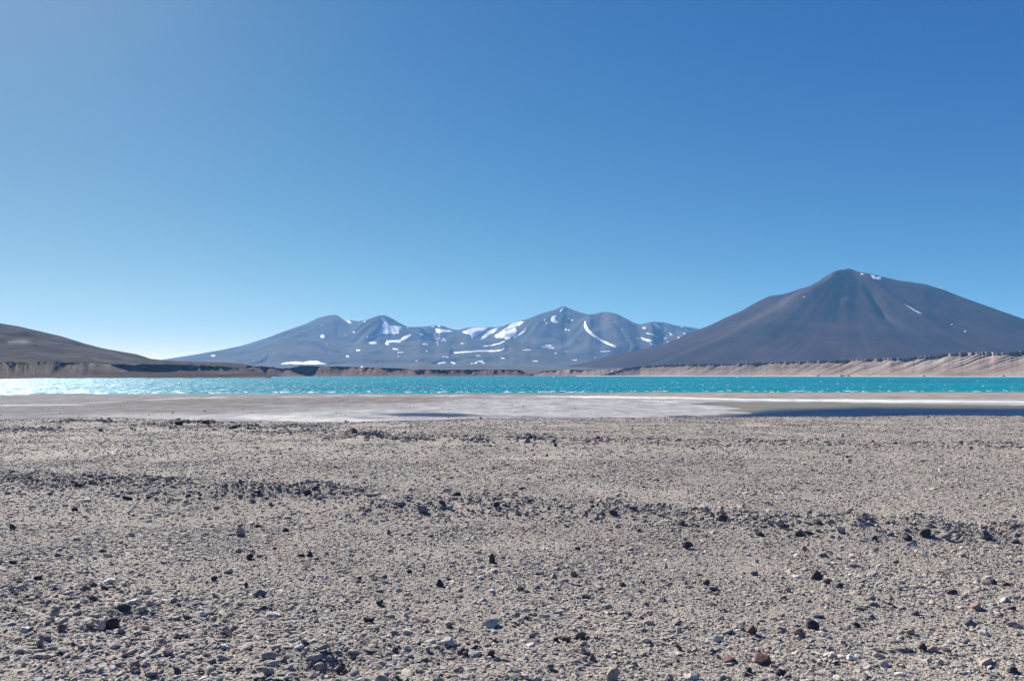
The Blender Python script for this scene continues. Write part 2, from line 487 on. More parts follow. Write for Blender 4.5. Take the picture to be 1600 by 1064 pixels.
tint = 0.6 * np.exp(-((th + 52) / 9) ** 2) * smooth(20, 60, r) * (1 - smooth(200, 380, r)) + 0.40 * np.clip(perlin(th / 4, r / 300, 55), 0, 1) + 0.28 * np.clip(perlin(th / 1.3, r / 260, 56), 0, 1) + 0.5 * np.clip(fbm(XX / 420, YY / 420, 5, 57), 0, 1)  # first term puts the left spur's sunlit flank into the tint
tint = np.maximum(tint, 0.6 * smooth(420, 540, r))
o_volcano = grid_object('volcano', X_, Y_, Z_, M_volcano, attrs={'tint': np.clip(tint, 0, 1)}, kind='structure',
                        label='dark purple brown volcano cone on the right beyond the lake')

# ---- left hill and plateau
sil_h = lut([(-400, 455), (-200, 474), (-100, 489), (0, 505), (30, 510), (60, 517), (95, 525), (130, 536), (160, 544), (190, 549.5), (212, 553), (225, 557), (235, 560.5),
             (260, 563), (300, 565), (340, 566), (378, 567.5), (392, 571), (405, 576), (420, 582), (426, 584)])
T = np.linspace(px(-420), px(424), 460); Ys = np.concatenate([np.linspace(1200, 3600, 190), np.linspace(3640, 6000, 25)])
TT, YY = np.meshgrid(T, Ys, indexing='ij'); XX = TT * YY
crest = ((HOR - sil_h(TT * F + 800)) / F) * 3300
u = (YY - 1500) / 1800
prof = smooth(-0.15, 1.0, u) * (1 - smooth(1.05, 2.4, u))
bench = 0.10 * np.sin(u * 17 + 3 * fbm(XX / 500, YY / 500, 3, 61)) + 0.18 * ridged(XX / 420, YY / 420, 4, 62)
Z = -5 + crest * prof * (1 + bench * (1 - smooth(0.8, 1.0, u)) * 0.8) + (3 * fbm(XX / 60, YY / 60, 3, 63) + 9 * ridged(XX / 130 + YY / 900, YY / 420, 4, 67) * smooth(-0.1, 0.3, u) * (1 - smooth(0.75, 1.0, u))) * smooth(2, 30, crest)
fh = Field(T, Ys, Z)
fh.fit_skyline(sil_h(T * F + 800), -6, 1, 0.1, 2)
X_, Y_, Z_ = fh.xyz()
rowim = HOR - F * (Z_ - EYE) / Y_
colim = TT * F + 800
tint = 1.0 * np.exp(-((colim - 30) / 17) ** 4 - ((rowim - 534 + 0.04 * (colim - 30)) / 3.2) ** 2) * (0.4 + 0.8 * (fbm(X_ / 25, Y_ / 60, 3, 64) > -0.1))
tint += 0.28 * smooth(0.1, 0.45, fbm(X_ / 260, Y_ / 120, 4, 65)) * (1 - smooth(0.85, 1.0, u))
grid_object('hill', X_, Y_, Z_, M_hill, attrs={'tint': np.clip(tint, 0, 1)}, kind='structure', label='dark brown hill sloping down to the right behind the left shore')

# ---- shore bluffs and the cliff: talus rising from the shore to a steep rim, flat top behind
shore_row = lut([(-700, 597), (-300, 594.5), (0, 592.2), (60, 591), (150, 589.8), (300, 588.9), (440, 588.4), (600, 588.2), (800, 588), (900, 587.8), (1000, 587.7), (1200, 588.0), (1400, 588.4), (1600, 588.8), (2000, 590), (2400, 592)])
def shore_Y(t): return (EYE - LAKE_Z) * F / (shore_row(t * F + 800) - HOR)

def bluff(name, x0, x1, top, mat, ncol, rim, label, setback=None, gully=(0.5, 0.25, 0.1), waves=(110, 42, 13), slant=0.0, run=1.7, beach=10, seed=1, columns=0.0, dark=0.5, streak=0.2, gully_tint=0.0, pale=0.0, gscale=None, nu=28, ragged=0.6, colw=(8.0, 3.6)):
    T = np.linspace(px(x0), px(x1), ncol)
    xs = T * F + 800
    sb = setback(xs) if setback else 0
    Yb = shore_Y(T) + sb
    H0 = np.maximum((HOR - top(xs)) / F * (Yb * 1.03) + EYE - LAKE_Z, 0.2)[:, None]      # height of the rim over the lake
    run = run(xs)[:, None] if callable(run) else run
    rimv = rim(xs)[:, None] if callable(rim) else rim
    ul = np.concatenate([np.linspace(-0.6, 0, 4), np.linspace(0.04, 1, nu), np.linspace(1.02, 1.22, 9), np.array([1.3, 1.5, 1.8, 2.6, 4.5, 8, 12])])
    U = np.broadcast_to(ul[None, :], (ncol, len(ul)))
    along = (T * Yb)[:, None] + 0 * U                                 # metres along the shore
    Uc = np.clip(U, 0, 1)
    al = along + slant * Uc * H0 * run
    v1 = np.clip(ridged(al / waves[0] + seed, U * 0.2, 3, 70 + seed) * 1.1 - 0.1, 0, 1)      # sharp gullies between rounded talus cones
    v2 = np.clip(ridged(al / waves[1] + seed, U * 0.3, 2, 80 + seed) * 1.1 - 0.1, 0, 1)
    v3 = fbm(al / waves[2], U * 0.8, 3, 90 + seed)
    gx = (gscale(xs)[:, None] if gscale else 1.0)
    W = H0 * run
    shape = 1 + gx * gully[0] * v1 * Uc ** 0.5 + gully[1] * v2 + gully[2] * v3
    rimv = rimv * np.clip(0.8 + ragged * fbm(along / 40, 0 * U, 4, 60 + seed), 0.15, 1.8)
    Yg = Yb[:, None] + beach + np.clip(U, 0, 1) * W * shape + np.clip(U - 1, 0, 0.22) * 0.10 * W
    Yg = Yg + np.clip(U - 1.22, 0, 99) * W * 0.9
    if columns:
        cj = perlin(along / colw[0], 0.6 * U, 95 + seed) + 0.7 * perlin(along / colw[1], 0.6 * U + 0.4, 96 + seed)
        Yg = Yg + columns * gx * cj * smooth(0.97, 1.0, U) * (1 - smooth(1.25, 1.6, U))
    Yg = np.where(U < 0, Yb[:, None] + beach + U * 40, Yg)
    talus = (1 - rimv) * H0
    zz = np.where(U <= 1, talus * (0.8 * Uc + 0.2 * Uc ** 2), talus + (H0 - talus) * smooth(1.0, 1.2, U))
    zz = zz + smooth(1.1, 1.2, U) * (1 - smooth(1.5, 3, U)) * columns * 0.4 * (perlin(along / 7, 0 * U, 97) + 0.5 * perlin(along / 3, 0 * U, 94))
    zz = zz - 0.015 * H0 * np.clip(U - 1.2, 0, 99)
    zz = np.where(U < 0, 0.35 + U * 2.0, zz + 0.35)
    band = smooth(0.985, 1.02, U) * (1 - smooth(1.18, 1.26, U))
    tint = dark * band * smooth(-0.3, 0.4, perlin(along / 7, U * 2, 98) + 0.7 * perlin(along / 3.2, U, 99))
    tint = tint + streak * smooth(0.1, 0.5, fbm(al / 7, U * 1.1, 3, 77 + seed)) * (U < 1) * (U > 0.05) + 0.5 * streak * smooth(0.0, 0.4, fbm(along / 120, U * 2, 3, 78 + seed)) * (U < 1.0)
    tint = tint + pale * gx * smooth(0.0, 0.5, fbm(along / 14, U * 1.5, 4, 79)) * (U > 0.9) * (U < 1.16)  # lit streaks of the left bluff's shadowed face put into the colour
    tint = tint + gully_tint * np.maximum(smooth(0.4, 0.8, v1), 0.7 * smooth(0.5, 0.85, v2)) * smooth(0.1, 0.7, U) * (U < 1.2)  # shade of the gullies painted dark; on the left bluff they turn pale
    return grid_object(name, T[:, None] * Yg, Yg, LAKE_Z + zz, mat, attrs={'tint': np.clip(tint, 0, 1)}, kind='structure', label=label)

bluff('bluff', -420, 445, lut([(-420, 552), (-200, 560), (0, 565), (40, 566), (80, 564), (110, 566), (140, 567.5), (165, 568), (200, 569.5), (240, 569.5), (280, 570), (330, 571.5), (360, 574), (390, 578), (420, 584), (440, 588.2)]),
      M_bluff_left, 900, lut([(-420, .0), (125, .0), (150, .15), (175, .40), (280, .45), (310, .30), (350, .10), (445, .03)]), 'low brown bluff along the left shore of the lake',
      run=lut([(-420, 4.4), (100, 4.2), (150, 2.2), (175, 1.5), (300, 1.5), (340, 2.2), (445, 3.0)]), gully=(1.3, 0.6, 0.2), waves=(60, 22, 7), seed=3, columns=6.0, colw=(24, 9), ragged=1.6, dark=0.0, streak=0.2, gully_tint=0.1, pale=0.8, gscale=lut([(-420, .3), (130, .3), (170, 1), (445, 1)]))
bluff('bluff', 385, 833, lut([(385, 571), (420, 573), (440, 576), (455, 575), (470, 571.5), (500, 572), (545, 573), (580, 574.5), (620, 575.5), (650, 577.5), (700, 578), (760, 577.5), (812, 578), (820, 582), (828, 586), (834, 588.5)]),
      M_bluff_mid, 700, 0.16, 'low flat topped purple brown bluff across the middle of the far shore', setback=lambda x: 160 + 50 * np.sin(x / 38.0), gully=(1.6, 1.1, 0.2), waves=(100, 42, 12), seed=9, columns=3.0, colw=(18, 7), ragged=2.0, run=1.6, dark=0.3, streak=0.3, gully_tint=0.65)
bluff('bluff', 828, 1095, lut([(828, 588.3), (838, 584), (850, 580), (870, 579), (890, 577.3), (905, 578.5), (940, 578.5), (960, 577), (985, 575), (1000, 575), (1040, 580), (1090, 587.5)]),
      M_bluff_low, 300, 0.06, 'small low pinkish mound of the far shore left of the cliff', setback=lambda x: 220 - 0.7 * (x - 828), seed=12, columns=1.0, run=3.4, dark=0.2, gully=(1.2, 0.7, 0.15), gully_tint=0.4)
bluff('cliff', 930, 2300, lut([(930, 588), (950, 584), (975, 576), (1000, 572.5), (1040, 570), (1080, 568.8), (1155, 568.2), (1200, 566), (1260, 564.5), (1350, 561), (1420, 558), (1460, 553.8), (1500, 550.3), (1548, 548.5), (1556, 551.5), (1566, 550), (1600, 547), (1800, 540), (2300, 540)]),
      M_cliff, 2400, 0.15, 'long pinkish cliff with a dark columned rim on the right far shore', setback=lambda x: np.interp(x, [930, 1000, 1060], [60, 12, 0]), nu=80, gully=(0.08, 0.06, 0.04), waves=(150, 30, 11), slant=-0.9, seed=21, columns=3.6, colw=(6.5, 3.2), ragged=1.0, run=1.75, beach=14, dark=0.7, streak=0.7, gully_tint=0.10)

# white salt line along the far right shore
T = np.linspace(px(900), px(2300), 300)
Ybr = shore_Y(T)
Uo = np.array([-16, 0.0, 16.0, 30.0])
YYs = Ybr[:, None] + Uo[None, :] + 2 * perlin(T[:, None] * 180, Uo[None, :], 5)
m_, nt_, p_ = new_mat('salt_shore'); p_.inputs['Base Color'].default_value = (0.66, 0.62, 0.57, 1); p_.inputs['Roughness'].default_value = 0.9
grid_object('far_beach', T[:, None] * YYs, YYs, LAKE_Z + np.array([-0.3, 0.25, 0.75, 0.3])[None, :] + 0 * YYs, m_, kind='structure')

# ---- snow patches: draped, a few metres thick, parts of their mountain
def snow(field, parent, polys, lift, seed=1, step=0.4):
    for k, poly in enumerate(polys):
        P = np.array(poly, float)
        if len(P) < 3: continue
        x0, y0 = P.min(0) - 1.2; x1, y1 = P.max(0) + 1.2
        nx = max(4, int((x1 - x0) / step)); ny = max(4, int((y1 - y0) / (step * 0.7)))
        gx, gy = np.meshgrid(np.linspace(x0, x1, nx), np.linspace(y0, y1, ny), indexing='ij')
        wx = gx + 2.4 * fbm(gx / 3, gy / 1.5, 4, seed + k, 0.65); wy = gy + 1.5 * fbm(gx / 3, gy / 1.5, 4, seed + 50 + k, 0.65)
        ins = in_poly(wx, wy, poly)
        cell = ins[:-1, :-1] | ins[1:, :-1] | ins[:-1, 1:] | ins[1:, 1:]
        cell &= (ins[:-1, :-1].astype(int) + ins[1:, :-1] + ins[:-1, 1:] + ins[1:, 1:]) >= 2
        if cell.sum() < 1: continue
        X, Y, z = field.hit(gx.ravel(), gy.ravel())
        inner = ins.copy()
        inner[1:-1, 1:-1] = ins[1:-1, 1:-1] & ins[:-2, 1:-1] & ins[2:, 1:-1] & ins[1:-1, :-2] & ins[1:-1, 2:]
        z = z + np.where(inner.ravel(), lift, lift * 0.35)
        fc = grid_faces(nx, ny)[cell.ravel()]
        used = np.unique(fc); remap = np.full(nx * ny, -1); remap[used] = np.arange(len(used))
        V = np.stack([X, Y, z], 1)[used]
        if (V[:, 1].max() - V[:, 1].min()) > 4200: pass
        make_mesh('snow_patch', V, remap[fc], M_snow, parent=parent)

def st(pts, w):
    """a streak: polyline with a half width"""
    w *= 0.72; a = [(x, y - w) for x, y in pts]; b = [(x, y + w) for x, y in pts[::-1]]
    return a + b
def dot(x, y, w, h):
    w *= 0.85; h *= 0.75
    return [(x - w, y), (x - w * .4, y - h), (x + w * .5, y - h * .8), (x + w, y + h * .2), (x + w * .3, y + h), (x - w * .5, y + h * .8)]
S = []
S += [[(530, 494.5), (536, 496), (545, 500), (550, 505.5), (545, 505), (537, 500)], dot(570, 503, 3.5, 1.4), dot(504, 526, 4.5, 4), dot(503, 508, 1, 1), dot(511, 538, 1, 1.2),
      [(594, 497), (599, 496), (602, 501), (605, 505), (608, 509), (618, 510), (629, 510.5), (625, 514), (628, 515), (622, 517), (624, 521.5), (612, 522), (600, 522), (592, 525), (588, 525.5), (593, 519), (597, 510), (601, 504), (597, 501)],
      st([(575, 528), (582, 527), (590, 524)], 0.8), dot(574, 527, 1.3, 3), dot(637, 512, 3, 1), dot(583, 536, 8, 2.2), dot(553, 519, 2.5, 2.5), st([(538, 520), (541, 527)], 0.7),
      [(604, 532), (612, 532), (624, 531), (631, 526), (643, 522), (640, 526), (632, 532), (624, 536), (614, 534.5), (606, 536), (608, 540), (602, 538)],
      dot(560, 547.5, 4, 1), st([(614, 545), (622, 546.5)], 1.0), st([(621, 551), (629, 550.7)], 0.8), dot(622, 557, 1.5, .8), dot(651, 564, 4.5, 1.3), dot(543, 557, 3, 1.3),
      [(439, 569), (446, 566.5), (462, 565.5), (474, 566), (484, 564.2), (497, 564.3), (502, 567), (511, 569.5), (500, 569), (490, 569.5), (470, 569.5), (455, 568.5)],
      dot(677, 511, 4, 1.5), dot(686, 509.5, 2.5, 1.2), [(681, 513.5), (692, 515), (706, 517), (707, 518.5), (695, 519), (681, 520)], st([(678, 521), (681, 530), (685, 540)], 0.9), st([(686, 521), (687, 527), (683, 532)], 0.9),
      st([(691, 533), (693, 529), (697, 534)], 1.0), dot(659, 523, 4, 2), dot(665, 538, 6, 1.8), dot(667, 549, 1.2, 2), st([(712, 551), (726, 550), (738, 549.7)], 0.8), dot(696, 558, 6, 1), dot(722, 537, 3, .7),
      st([(685, 568), (696, 566.5)], 1.0), st([(706, 566), (711, 569)], 1.0), dot(565, 573.5, 3, .8), dot(737, 568, 2, 1), dot(333, 556, 4, 1), dot(496, 489, 0, 0)]
S += [[(722, 519), (735, 513.5), (748, 512), (763, 512), (760, 515), (752, 520), (742, 526), (738, 529.5), (735, 523), (728, 522)],
      [(764, 517), (778, 512), (776, 517), (768, 522), (760, 527), (751, 531), (754, 526)],
      [(774, 524), (783, 518), (793, 511), (800, 505.5), (813, 502), (818, 503.5), (812, 508), (805, 512), (808, 518), (806, 524), (799, 528), (792, 531.5), (788, 528), (776, 528), (773, 527)],
      st([(822, 511), (820, 517), (811, 523), (802, 528)], 0.7), st([(789, 533), (780, 537), (766, 540), (756, 541)], 0.8), dot(703, 517, 4, 1.2),
      st([(710, 551.5), (730, 550), (750, 548.5), (772, 548.5), (785, 547), (788, 544.5)], 1.1), dot(747, 556, 5, 0.8), dot(786, 560, 4, 1), dot(824, 547, 9, 1.2), dot(857, 540, 8, 1.4), st([(846, 542), (866, 544)], .8), dot(868, 552, 3, 1), dot(837, 564.5, 5.5, 1), dot(898, 563, 5, 1), dot(930, 559, 1.5, .8), st([(938, 549.5), (955, 549)], 0.8),
      st([(741, 569), (747, 565), (755, 564)], 1.0), st([(749, 564.5), (757, 568)], 0.9), st([(704, 566), (711, 568)], 0.9), dot(885, 549, 1.5, .7),
      [(874, 486.5), (880, 480.5), (883, 481), (879, 485.5), (876, 487.5)], [(861, 496), (866, 493), (870, 493.5), (867, 497), (869, 502), (871, 503), (866, 505), (861, 501)], dot(851, 500, 1.5, 2), dot(853.5, 505, 1, 1.2), dot(884, 515, 2, 1.6), dot(888.5, 516, 1.3, 1), dot(889, 498, 2, 1.5), dot(894, 500.5, 2, 1.5),
      [(914, 501), (916, 508), (920, 514), (928, 523), (938, 530), (950, 535), (958, 539), (965, 542), (960, 543), (948, 538), (935, 531), (925, 525), (917, 518), (913, 512), (912.5, 507)],
      [(1000, 526), (1008, 529), (1018, 531), (1022, 535), (1012, 534), (1004, 531)], st([(1015, 537), (1027, 541)], .9), st([(1010, 521), (1020, 523), (1028, 528)], 1.0), dot(996, 529, 4, 1), dot(972, 515, 2, .6), dot(997, 548, 3, .7),
      [(1021, 505), (1027, 508), (1033, 511), (1035, 514), (1029, 514.5), (1022, 509.5)], dot(1007, 512.5, 3.5, 1.8), [(1070, 513), (1074, 515), (1080, 518.5), (1074, 519), (1071, 517)], dot(1066, 511, 4, .8), [(1045, 519), (1049, 521), (1051, 524), (1047, 525)], dot(1061, 528, 5, 1.2), dot(1070, 521, 3, .9), dot(1039, 529, 4, .9), dot(1043, 534, 2, 1.5)]
snow(fr, o_range, S, 5.0, 1)
SV = [dot(1347, 428.5, 3, 1.2), [(1361, 430), (1366, 431), (1370, 434), (1376, 432), (1378, 437), (1372, 438), (1364, 436)], [(1412, 474.5), (1420, 479), (1430, 485), (1441, 490.5), (1436, 489.5), (1424, 483)], dot(1508, 518, 2.5, 1), dot(1487, 507, 1.2, .7), dot(1256, 464, 1.5, 1)]
snow(fv, o_volcano, SV, 3.0, 4, 0.5)

# ------------------------------------------------------------------ lake
near_row = lut([(-900, 620), (-100, 617.5), (0, 616.9), (44, 616.6), (56, 614.4), (125, 613.9), (150, 615), (300, 614.8), (540, 614.4), (800, 614), (1000, 613), (1600, 612.3), (2500, 613)])
def near_Y(t): return (EYE - LAKE_Z) * F / (near_row(t * F + 800) - HOR)
T = np.linspace(-1.3, 1.3, 60)
Y0 = near_Y(T) - 40
YYs = Y0[:, None] + (np.linspace(0, 1, 40)[None, :] ** 1.5) * (2900 - Y0[:, None])
grid_object('lake', T[:, None] * YYs, YYs, np.full_like(YYs, LAKE_Z), M_lake, kind='structure', label='turquoise lake glittering white at its left end')

# whitecaps: low foam crests standing on the waves
def whitecaps():
    V, Fc = [], []
    n = 560
    for k in range(n):
        row = 588.6 + (random.random() ** 0.8) * 25
        x = random.uniform(-200, 1800)
        t = float(px(x)); Y = (EYE - LAKE_Z) * F / (row - HOR)
        if Y < float(near_Y(np.array(t))) + 6 or Y > float(shore_Y(np.array(t))) - 15: continue
        m = Y / F
        w = m * random.choice([0.5, 0.7, 1.0, 1.6, 2.6]) * random.uniform(0.7, 1.3); hgt = min(0.55, m * random.uniform(0.25, 0.5)); d = 0.5 + 0.5 * w
        add_crest(V, Fc, t * Y, Y, w, hgt, d)
    for k in range(130):            # small breakers close to the near shore
        x = random.uniform(-200, 1800); t = float(px(x))
        Y = float(near_Y(np.array(t))) + random.uniform(3, 26)
        add_crest(V, Fc, t * Y, Y, random.uniform(0.6, 3.2), random.uniform(0.06, 0.16), 0.8)
    make_mesh('whitecaps', np.array(V), np.array(Fc), M_foam, kind='stuff', label='small white wave crests over the turquoise lake')
def add_crest(V, Fc, x, y, w, h, d):
    b0 = len(V); sg = 5
    for i in range(sg + 1):
        u = i / sg; e = math.sin(u * math.pi) ** 0.6
        xx = x + (u - 0.5) * w; jit = random.uniform(-0.15, 0.15) * d
        V.append((xx, y - d * 0.5 * e + jit, LAKE_Z + 0.004)); V.append((xx, y + jit, LAKE_Z + 0.01 + h * e * random.uniform(0.6, 1))); V.append((xx, y + d * 0.5 * e + jit, LAKE_Z + 0.004))
    for i in range(sg):
        a = b0 + i * 3
        Fc.append((a, a + 3, a + 4, a + 1)); Fc.append((a + 1, a + 4, a + 5, a + 2))
whitecaps()

# ------------------------------------------------------------------ salt flat with ponds
T = np.linspace(-1.0, 1.0, 1000)
rows = np.linspace(609.5, 672, 170)
Yr = (EYE - FLAT_Z) * F / (rows - HOR)
TT, YY = np.meshgrid(T, Yr, indexing='ij'); XX = TT * YY
CX = TT * F + 800; RY = np.broadcast_to(rows[None, :], CX.shape)           # where it shows in the photograph, for tracing the bands
wob = 1.6 * fbm(XX / 26, YY / 60, 4, 101); wob2 = 30 * fbm(XX / 22, YY / 40, 4, 102)
Rw = RY + wob; Cw = CX + wob2
Yn = near_Y(TT) + 5 * fbm(XX / 18, YY / 50, 4, 103)
Z = FLAT_Z + 0.012 * fbm(XX / 3, YY / 6, 4, 104) + (LAKE_Z - FLAT_Z - 0.02) * smooth(-42, 4, YY - Yn) - 0.9 * smooth(0, 60, YY - Yn)
def c3(c): return np.array(c, float)
tone = np.zeros(XX.shape + (3,)) + c3((0.215, 0.209, 0.212))
def paint(mask, col):
    global tone
    tone = tone * (1 - mask[..., None]) + c3(col) * mask[..., None]
def band(xp, yp, half, x0=-1e9, x1=1e9, soft=1.2, fade=60):
    c = np.interp(Cw, xp, yp)
    return (1 - smooth(half - soft / 2, half + soft / 2, np.abs(Rw - c))) * smooth(x0, x0 + fade, Cw) * (1 - smooth(x1 - fade, x1, Cw))
SALT = (0.46, 0.45, 0.445); PALE = (0.315, 0.308, 0.312); GREYB = (0.190, 0.180, 0.178); BEIGE = (0.285, 0.24, 0.203)
paint(smooth(480, 760, Cw) * smooth(620, 626, Rw), PALE)
paint(smooth(900, 1050, Cw) * (1 - smooth(618, 622, Rw)), BEIGE)
paint(band([100, 400, 700], [654, 650, 645], 9, 60, 760, 8, 150), PALE)
paint(band([0, 250, 450], [640, 639, 640], 7, -2000, 470, 6, 120) * 0.8, GREYB)
paint(band([150, 500, 720], [630, 627, 624], 4.5, 90, 760, 4, 120), (0.180, 0.167, 0.162))
paint(band([0, 120], [632.8, 631.5], 0.8, -2000, 150, 0.8, 40), SALT)
paint(band([130, 180, 300, 540, 700, 1100], [628.5, 628, 621.5, 617.8, 618.6, 619.6], 0.9, 120, 1150, 1, 60) * smooth(-0.25, 0.25, fbm(XX / 7, YY / 14, 3, 106)), (0.40, 0.39, 0.38))
paint(band([840, 1000, 1200, 1400, 1560, 1900], [619.5, 621, 624.3, 626.9, 627.6, 630], 1.3, 800, 3000, 1, 120), (0.60, 0.585, 0.565))
paint(band([380, 480, 600], [650, 655, 657], 4.5, 330, 640, 3, 80) * 0.9, SALT)
paint(band([1080, 1150, 1250], [637, 639, 640], 1.0, 1060, 1230, 1, 50), SALT)
paint(band([1000, 1060, 1100], [626, 629, 634], 1.0, 990, 1120, 1, 30) * 0.7, SALT)
paint(band([1560, 1620, 1900], [631.8, 632.4, 634], 1.1, 1555, 3000, 1, 30), SALT)
paint(smooth(-26, -8, YY - Yn) * 0.6, (0.225, 0.205, 0.188))       # wet sand at the lake's edge
paint(smooth(-5, -1, YY - Yn) * 0.6, (0.42, 0.40, 0.38))
pond_polys = [
    [(1070, 631), (1120, 628), (1200, 627.5), (1300, 628.6), (1420, 630.5), (1550, 632), (1700, 634), (2000, 637), (2000, 664), (1100, 664), (1085, 651), (1120, 648), (1160, 645), (1140, 641), (1160, 638), (1120, 634)],
    [(570, 645.5), (620, 643.8), (680, 644), (740, 646.5), (790, 649.0), (790, 651.0), (700, 652), (640, 650.5), (590, 647.5)],
    [(760, 650), (800, 649.3), (860, 650), (850, 651), (790, 651.2)],
    [(540, 652), (570, 650.6), (600, 651.5), (620, 653.5), (580, 654), (555, 653.5)],
    [(1030, 650), (1062, 648.6), (1090, 649), (1100, 651.5), (1060, 652.5)]]
wet = np.zeros(XX.shape)
for P in pond_polys:
    ins = in_poly(CX + 40 * fbm(XX / 9, YY / 22, 4, 111), RY + 1.3 * fbm(XX / 6, YY / 12, 4, 112), P)
    wet = np.maximum(wet, ins)
Z = Z - 0.10 * wet
grid_object('salt_flat', XX, YY, Z, M_flat, attrs={'tone': tone}, kind='structure')
for ip, (P, name) in enumerate(zip(pond_polys, ['pond'] * 5)):
    P = np.array(P)
    x0, x1 = P[:, 0].min() - 25, P[:, 0].max() + 25; y0, y1 = P[:, 1].min() - 1.5, P[:, 1].max() + 1.5
    tx = np.linspace(px(x0), px(x1), 120); ry = np.linspace(y0, y1, 60)
    yy = (EYE - FLAT_Z) * F / (ry - HOR)
    a, b_ = np.meshgrid(tx, yy, indexing='ij'); rr = np.broadcast_to(ry[None, :], a.shape); cc = a * F + 800
    # deep blue away from the shallow olive rim
    if len(P) > 12:
        dp = smooth(0, 9, rr - np.interp(cc, [1070, 1200, 1350, 1600], [652, 636, 631, 632]) + 1.5 * fbm(a * b_ / 14, b_ / 22, 3, 121))
        dp = np.maximum(dp, smooth(1150, 1000, cc))
    else:
        dp = 0.95 * smooth(0.0, 0.7, 1 + 0.5 * fbm(a * b_ / 7, b_ / 10, 3, 125) - np.hypot((cc - P[:, 0].mean()) / np.ptp(P[:, 0]) * 2, (rr - P[:, 1].mean()) / np.ptp(P[:, 1]) * 2))
    grid_object(name, a * b_, b_, np.full_like(a, FLAT_Z - 0.035 - 0.006 * ip), M_pond if ip == 0 else M_puddle, attrs={'depth': dp}, kind='structure')

# ------------------------------------------------------------------ gravel terrace
def row_Y(row, z=0.0): return (EYE - z) * F / (row - HOR)
edge_row = lut([(-900, 653), (0, 656), (130, 653), (230, 655), (300, 657), (420, 660), (500, 661), (640, 657.5), (760, 655), (1000, 652.5), (1150, 652.3), (1600, 650.5), (2500, 651)])
def wpt(x, row): Y = row_Y(row); return (float(px(x)) * Y, Y)
BERM = [wpt(-500, 722), wpt(-150, 735), wpt(0, 748), wpt(120, 758), wpt(300, 767), wpt(480, 776), wpt(640, 788), wpt(800, 796), wpt(960, 806), wpt(1100, 814), wpt(1250, 826), wpt(1430, 836), wpt(1600, 842), wpt(1900, 862), wpt(2300, 880)]
_b = np.array(BERM); _x = np.linspace(_b[0, 0], _b[-1, 0], 90); _o = np.argsort(_b[:, 0])
_y = np.interp(_x, _b[_o, 0], _b[_o, 1])
BERM = list(zip(_x, _y + 0.55 * fbm(_x / 1.7, 0 * _x, 4, 211) * np.clip(_y / 11, 0.5, 2)))
FBERM = [wpt(200, 668), wpt(300, 670), wpt(430, 676), wpt(570, 683), wpt(700, 686), wpt(830, 688), wpt(960, 690), wpt(1150, 694), wpt(1370, 696), wpt(1600, 698)]
NBERM = [wpt(-300, 890), wpt(0, 940), wpt(180, 985), wpt(420, 1035), wpt(600, 1075), wpt(800, 1120)]
LINES = [[wpt(860, 664), wpt(940, 665), wpt(1000, 662), wpt(1130, 663.5), wpt(1280, 666)], [wpt(1500, 668), wpt(1560, 662), wpt(1640, 658)], [wpt(540, 664), wpt(620, 664.5), wpt(680, 663)]]
MOUNDS = [(wpt(279, 664), 0.42, 0.20), (wpt(322, 663), 0.36, 0.15), (wpt(118, 660), 0.6, 0.10), (wpt(160, 660), 0.5, 0.09), (wpt(578, 686), 0.42, 0.20), (wpt(640, 688), 0.4, 0.06), (wpt(824, 689), 0.28, 0.14), (wpt(745, 690), 0.3, 0.06),
          (wpt(30, 672), 1.0, 0.04), (wpt(460, 668), 0.8, 0.08), (wpt(390, 671), 0.5, 0.10)]
PITS = [(wpt(530, 1046), 0.16, 0.07), (wpt(160, 985), 0.2, 0.05), (wpt(355, 996), 0.15, 0.05), (wpt(60, 900), 0.3, 0.05), (wpt(700, 1040), 0.2, 0.04)]

def ground_z(X, Y, fine=True):
    X = np.asarray(X, float); Y = np.asarray(Y, float)
    z = 0.05 * fbm(X / 5, Y / 5, 3, 201) + 0.022 * fbm(X / 1.1, Y / 1.1, 3, 202)
    d, p = seg_dist(X, Y, BERM)
    lump = 0.65 + 0.8 * np.clip(fbm(X / 0.8, Y / 0.8, 3, 203) + 0.15, -0.4, 1)
    z = z + 0.19 * np.exp(-(d / 0.5) ** 2) * lump
    d, p = seg_dist(X, Y, FBERM)
    z = z + 0.09 * np.exp(-(d / 0.8) ** 2) * (0.5 + 1.2 * np.clip(fbm(X / 1.6, Y / 1.6, 3, 204) + 0.1, -0.3, 1))
    d, p = seg_dist(X, Y, NBERM)
    z = z + 0.06 * np.exp(-(d / 0.5) ** 2) * (0.7 + 0.6 * fbm(X / 0.5, Y / 0.5, 2, 205))
    for (mx, my), w, hh in MOUNDS:
        q = np.hypot((X - mx), (Y - my) * 0.8) / w
        z = z + hh * np.exp(-q ** 2) * (0.8 + 0.5 * fbm(X / 0.2, Y / 0.3, 3, 206))
    for (mx, my), w, hh in PITS:
        z = z - hh * np.exp(-(np.hypot(X - mx, Y - my) / w) ** 2)
    for L in LINES:
        d, p = seg_dist(X, Y, L)
        z = z + 0.05 * np.exp(-((d - 0.05) / 0.14) ** 2)
    if fine:
        z = z + 0.012 * fbm(X / 0.17, Y / 0.17, 3, 207)
    # the terrace breaks off towards the salt flat
    ye = row_Y(edge_row(np.clip(X / np.maximum(Y, 1.0), -2, 2) * F + 800))
    z = z - 4.6 * smooth(0, 1, (Y - ye - 0.3) / 46) * (Y > 5) - 0.35 * smooth(0, 4, Y - ye) * (Y > 5)
    return z

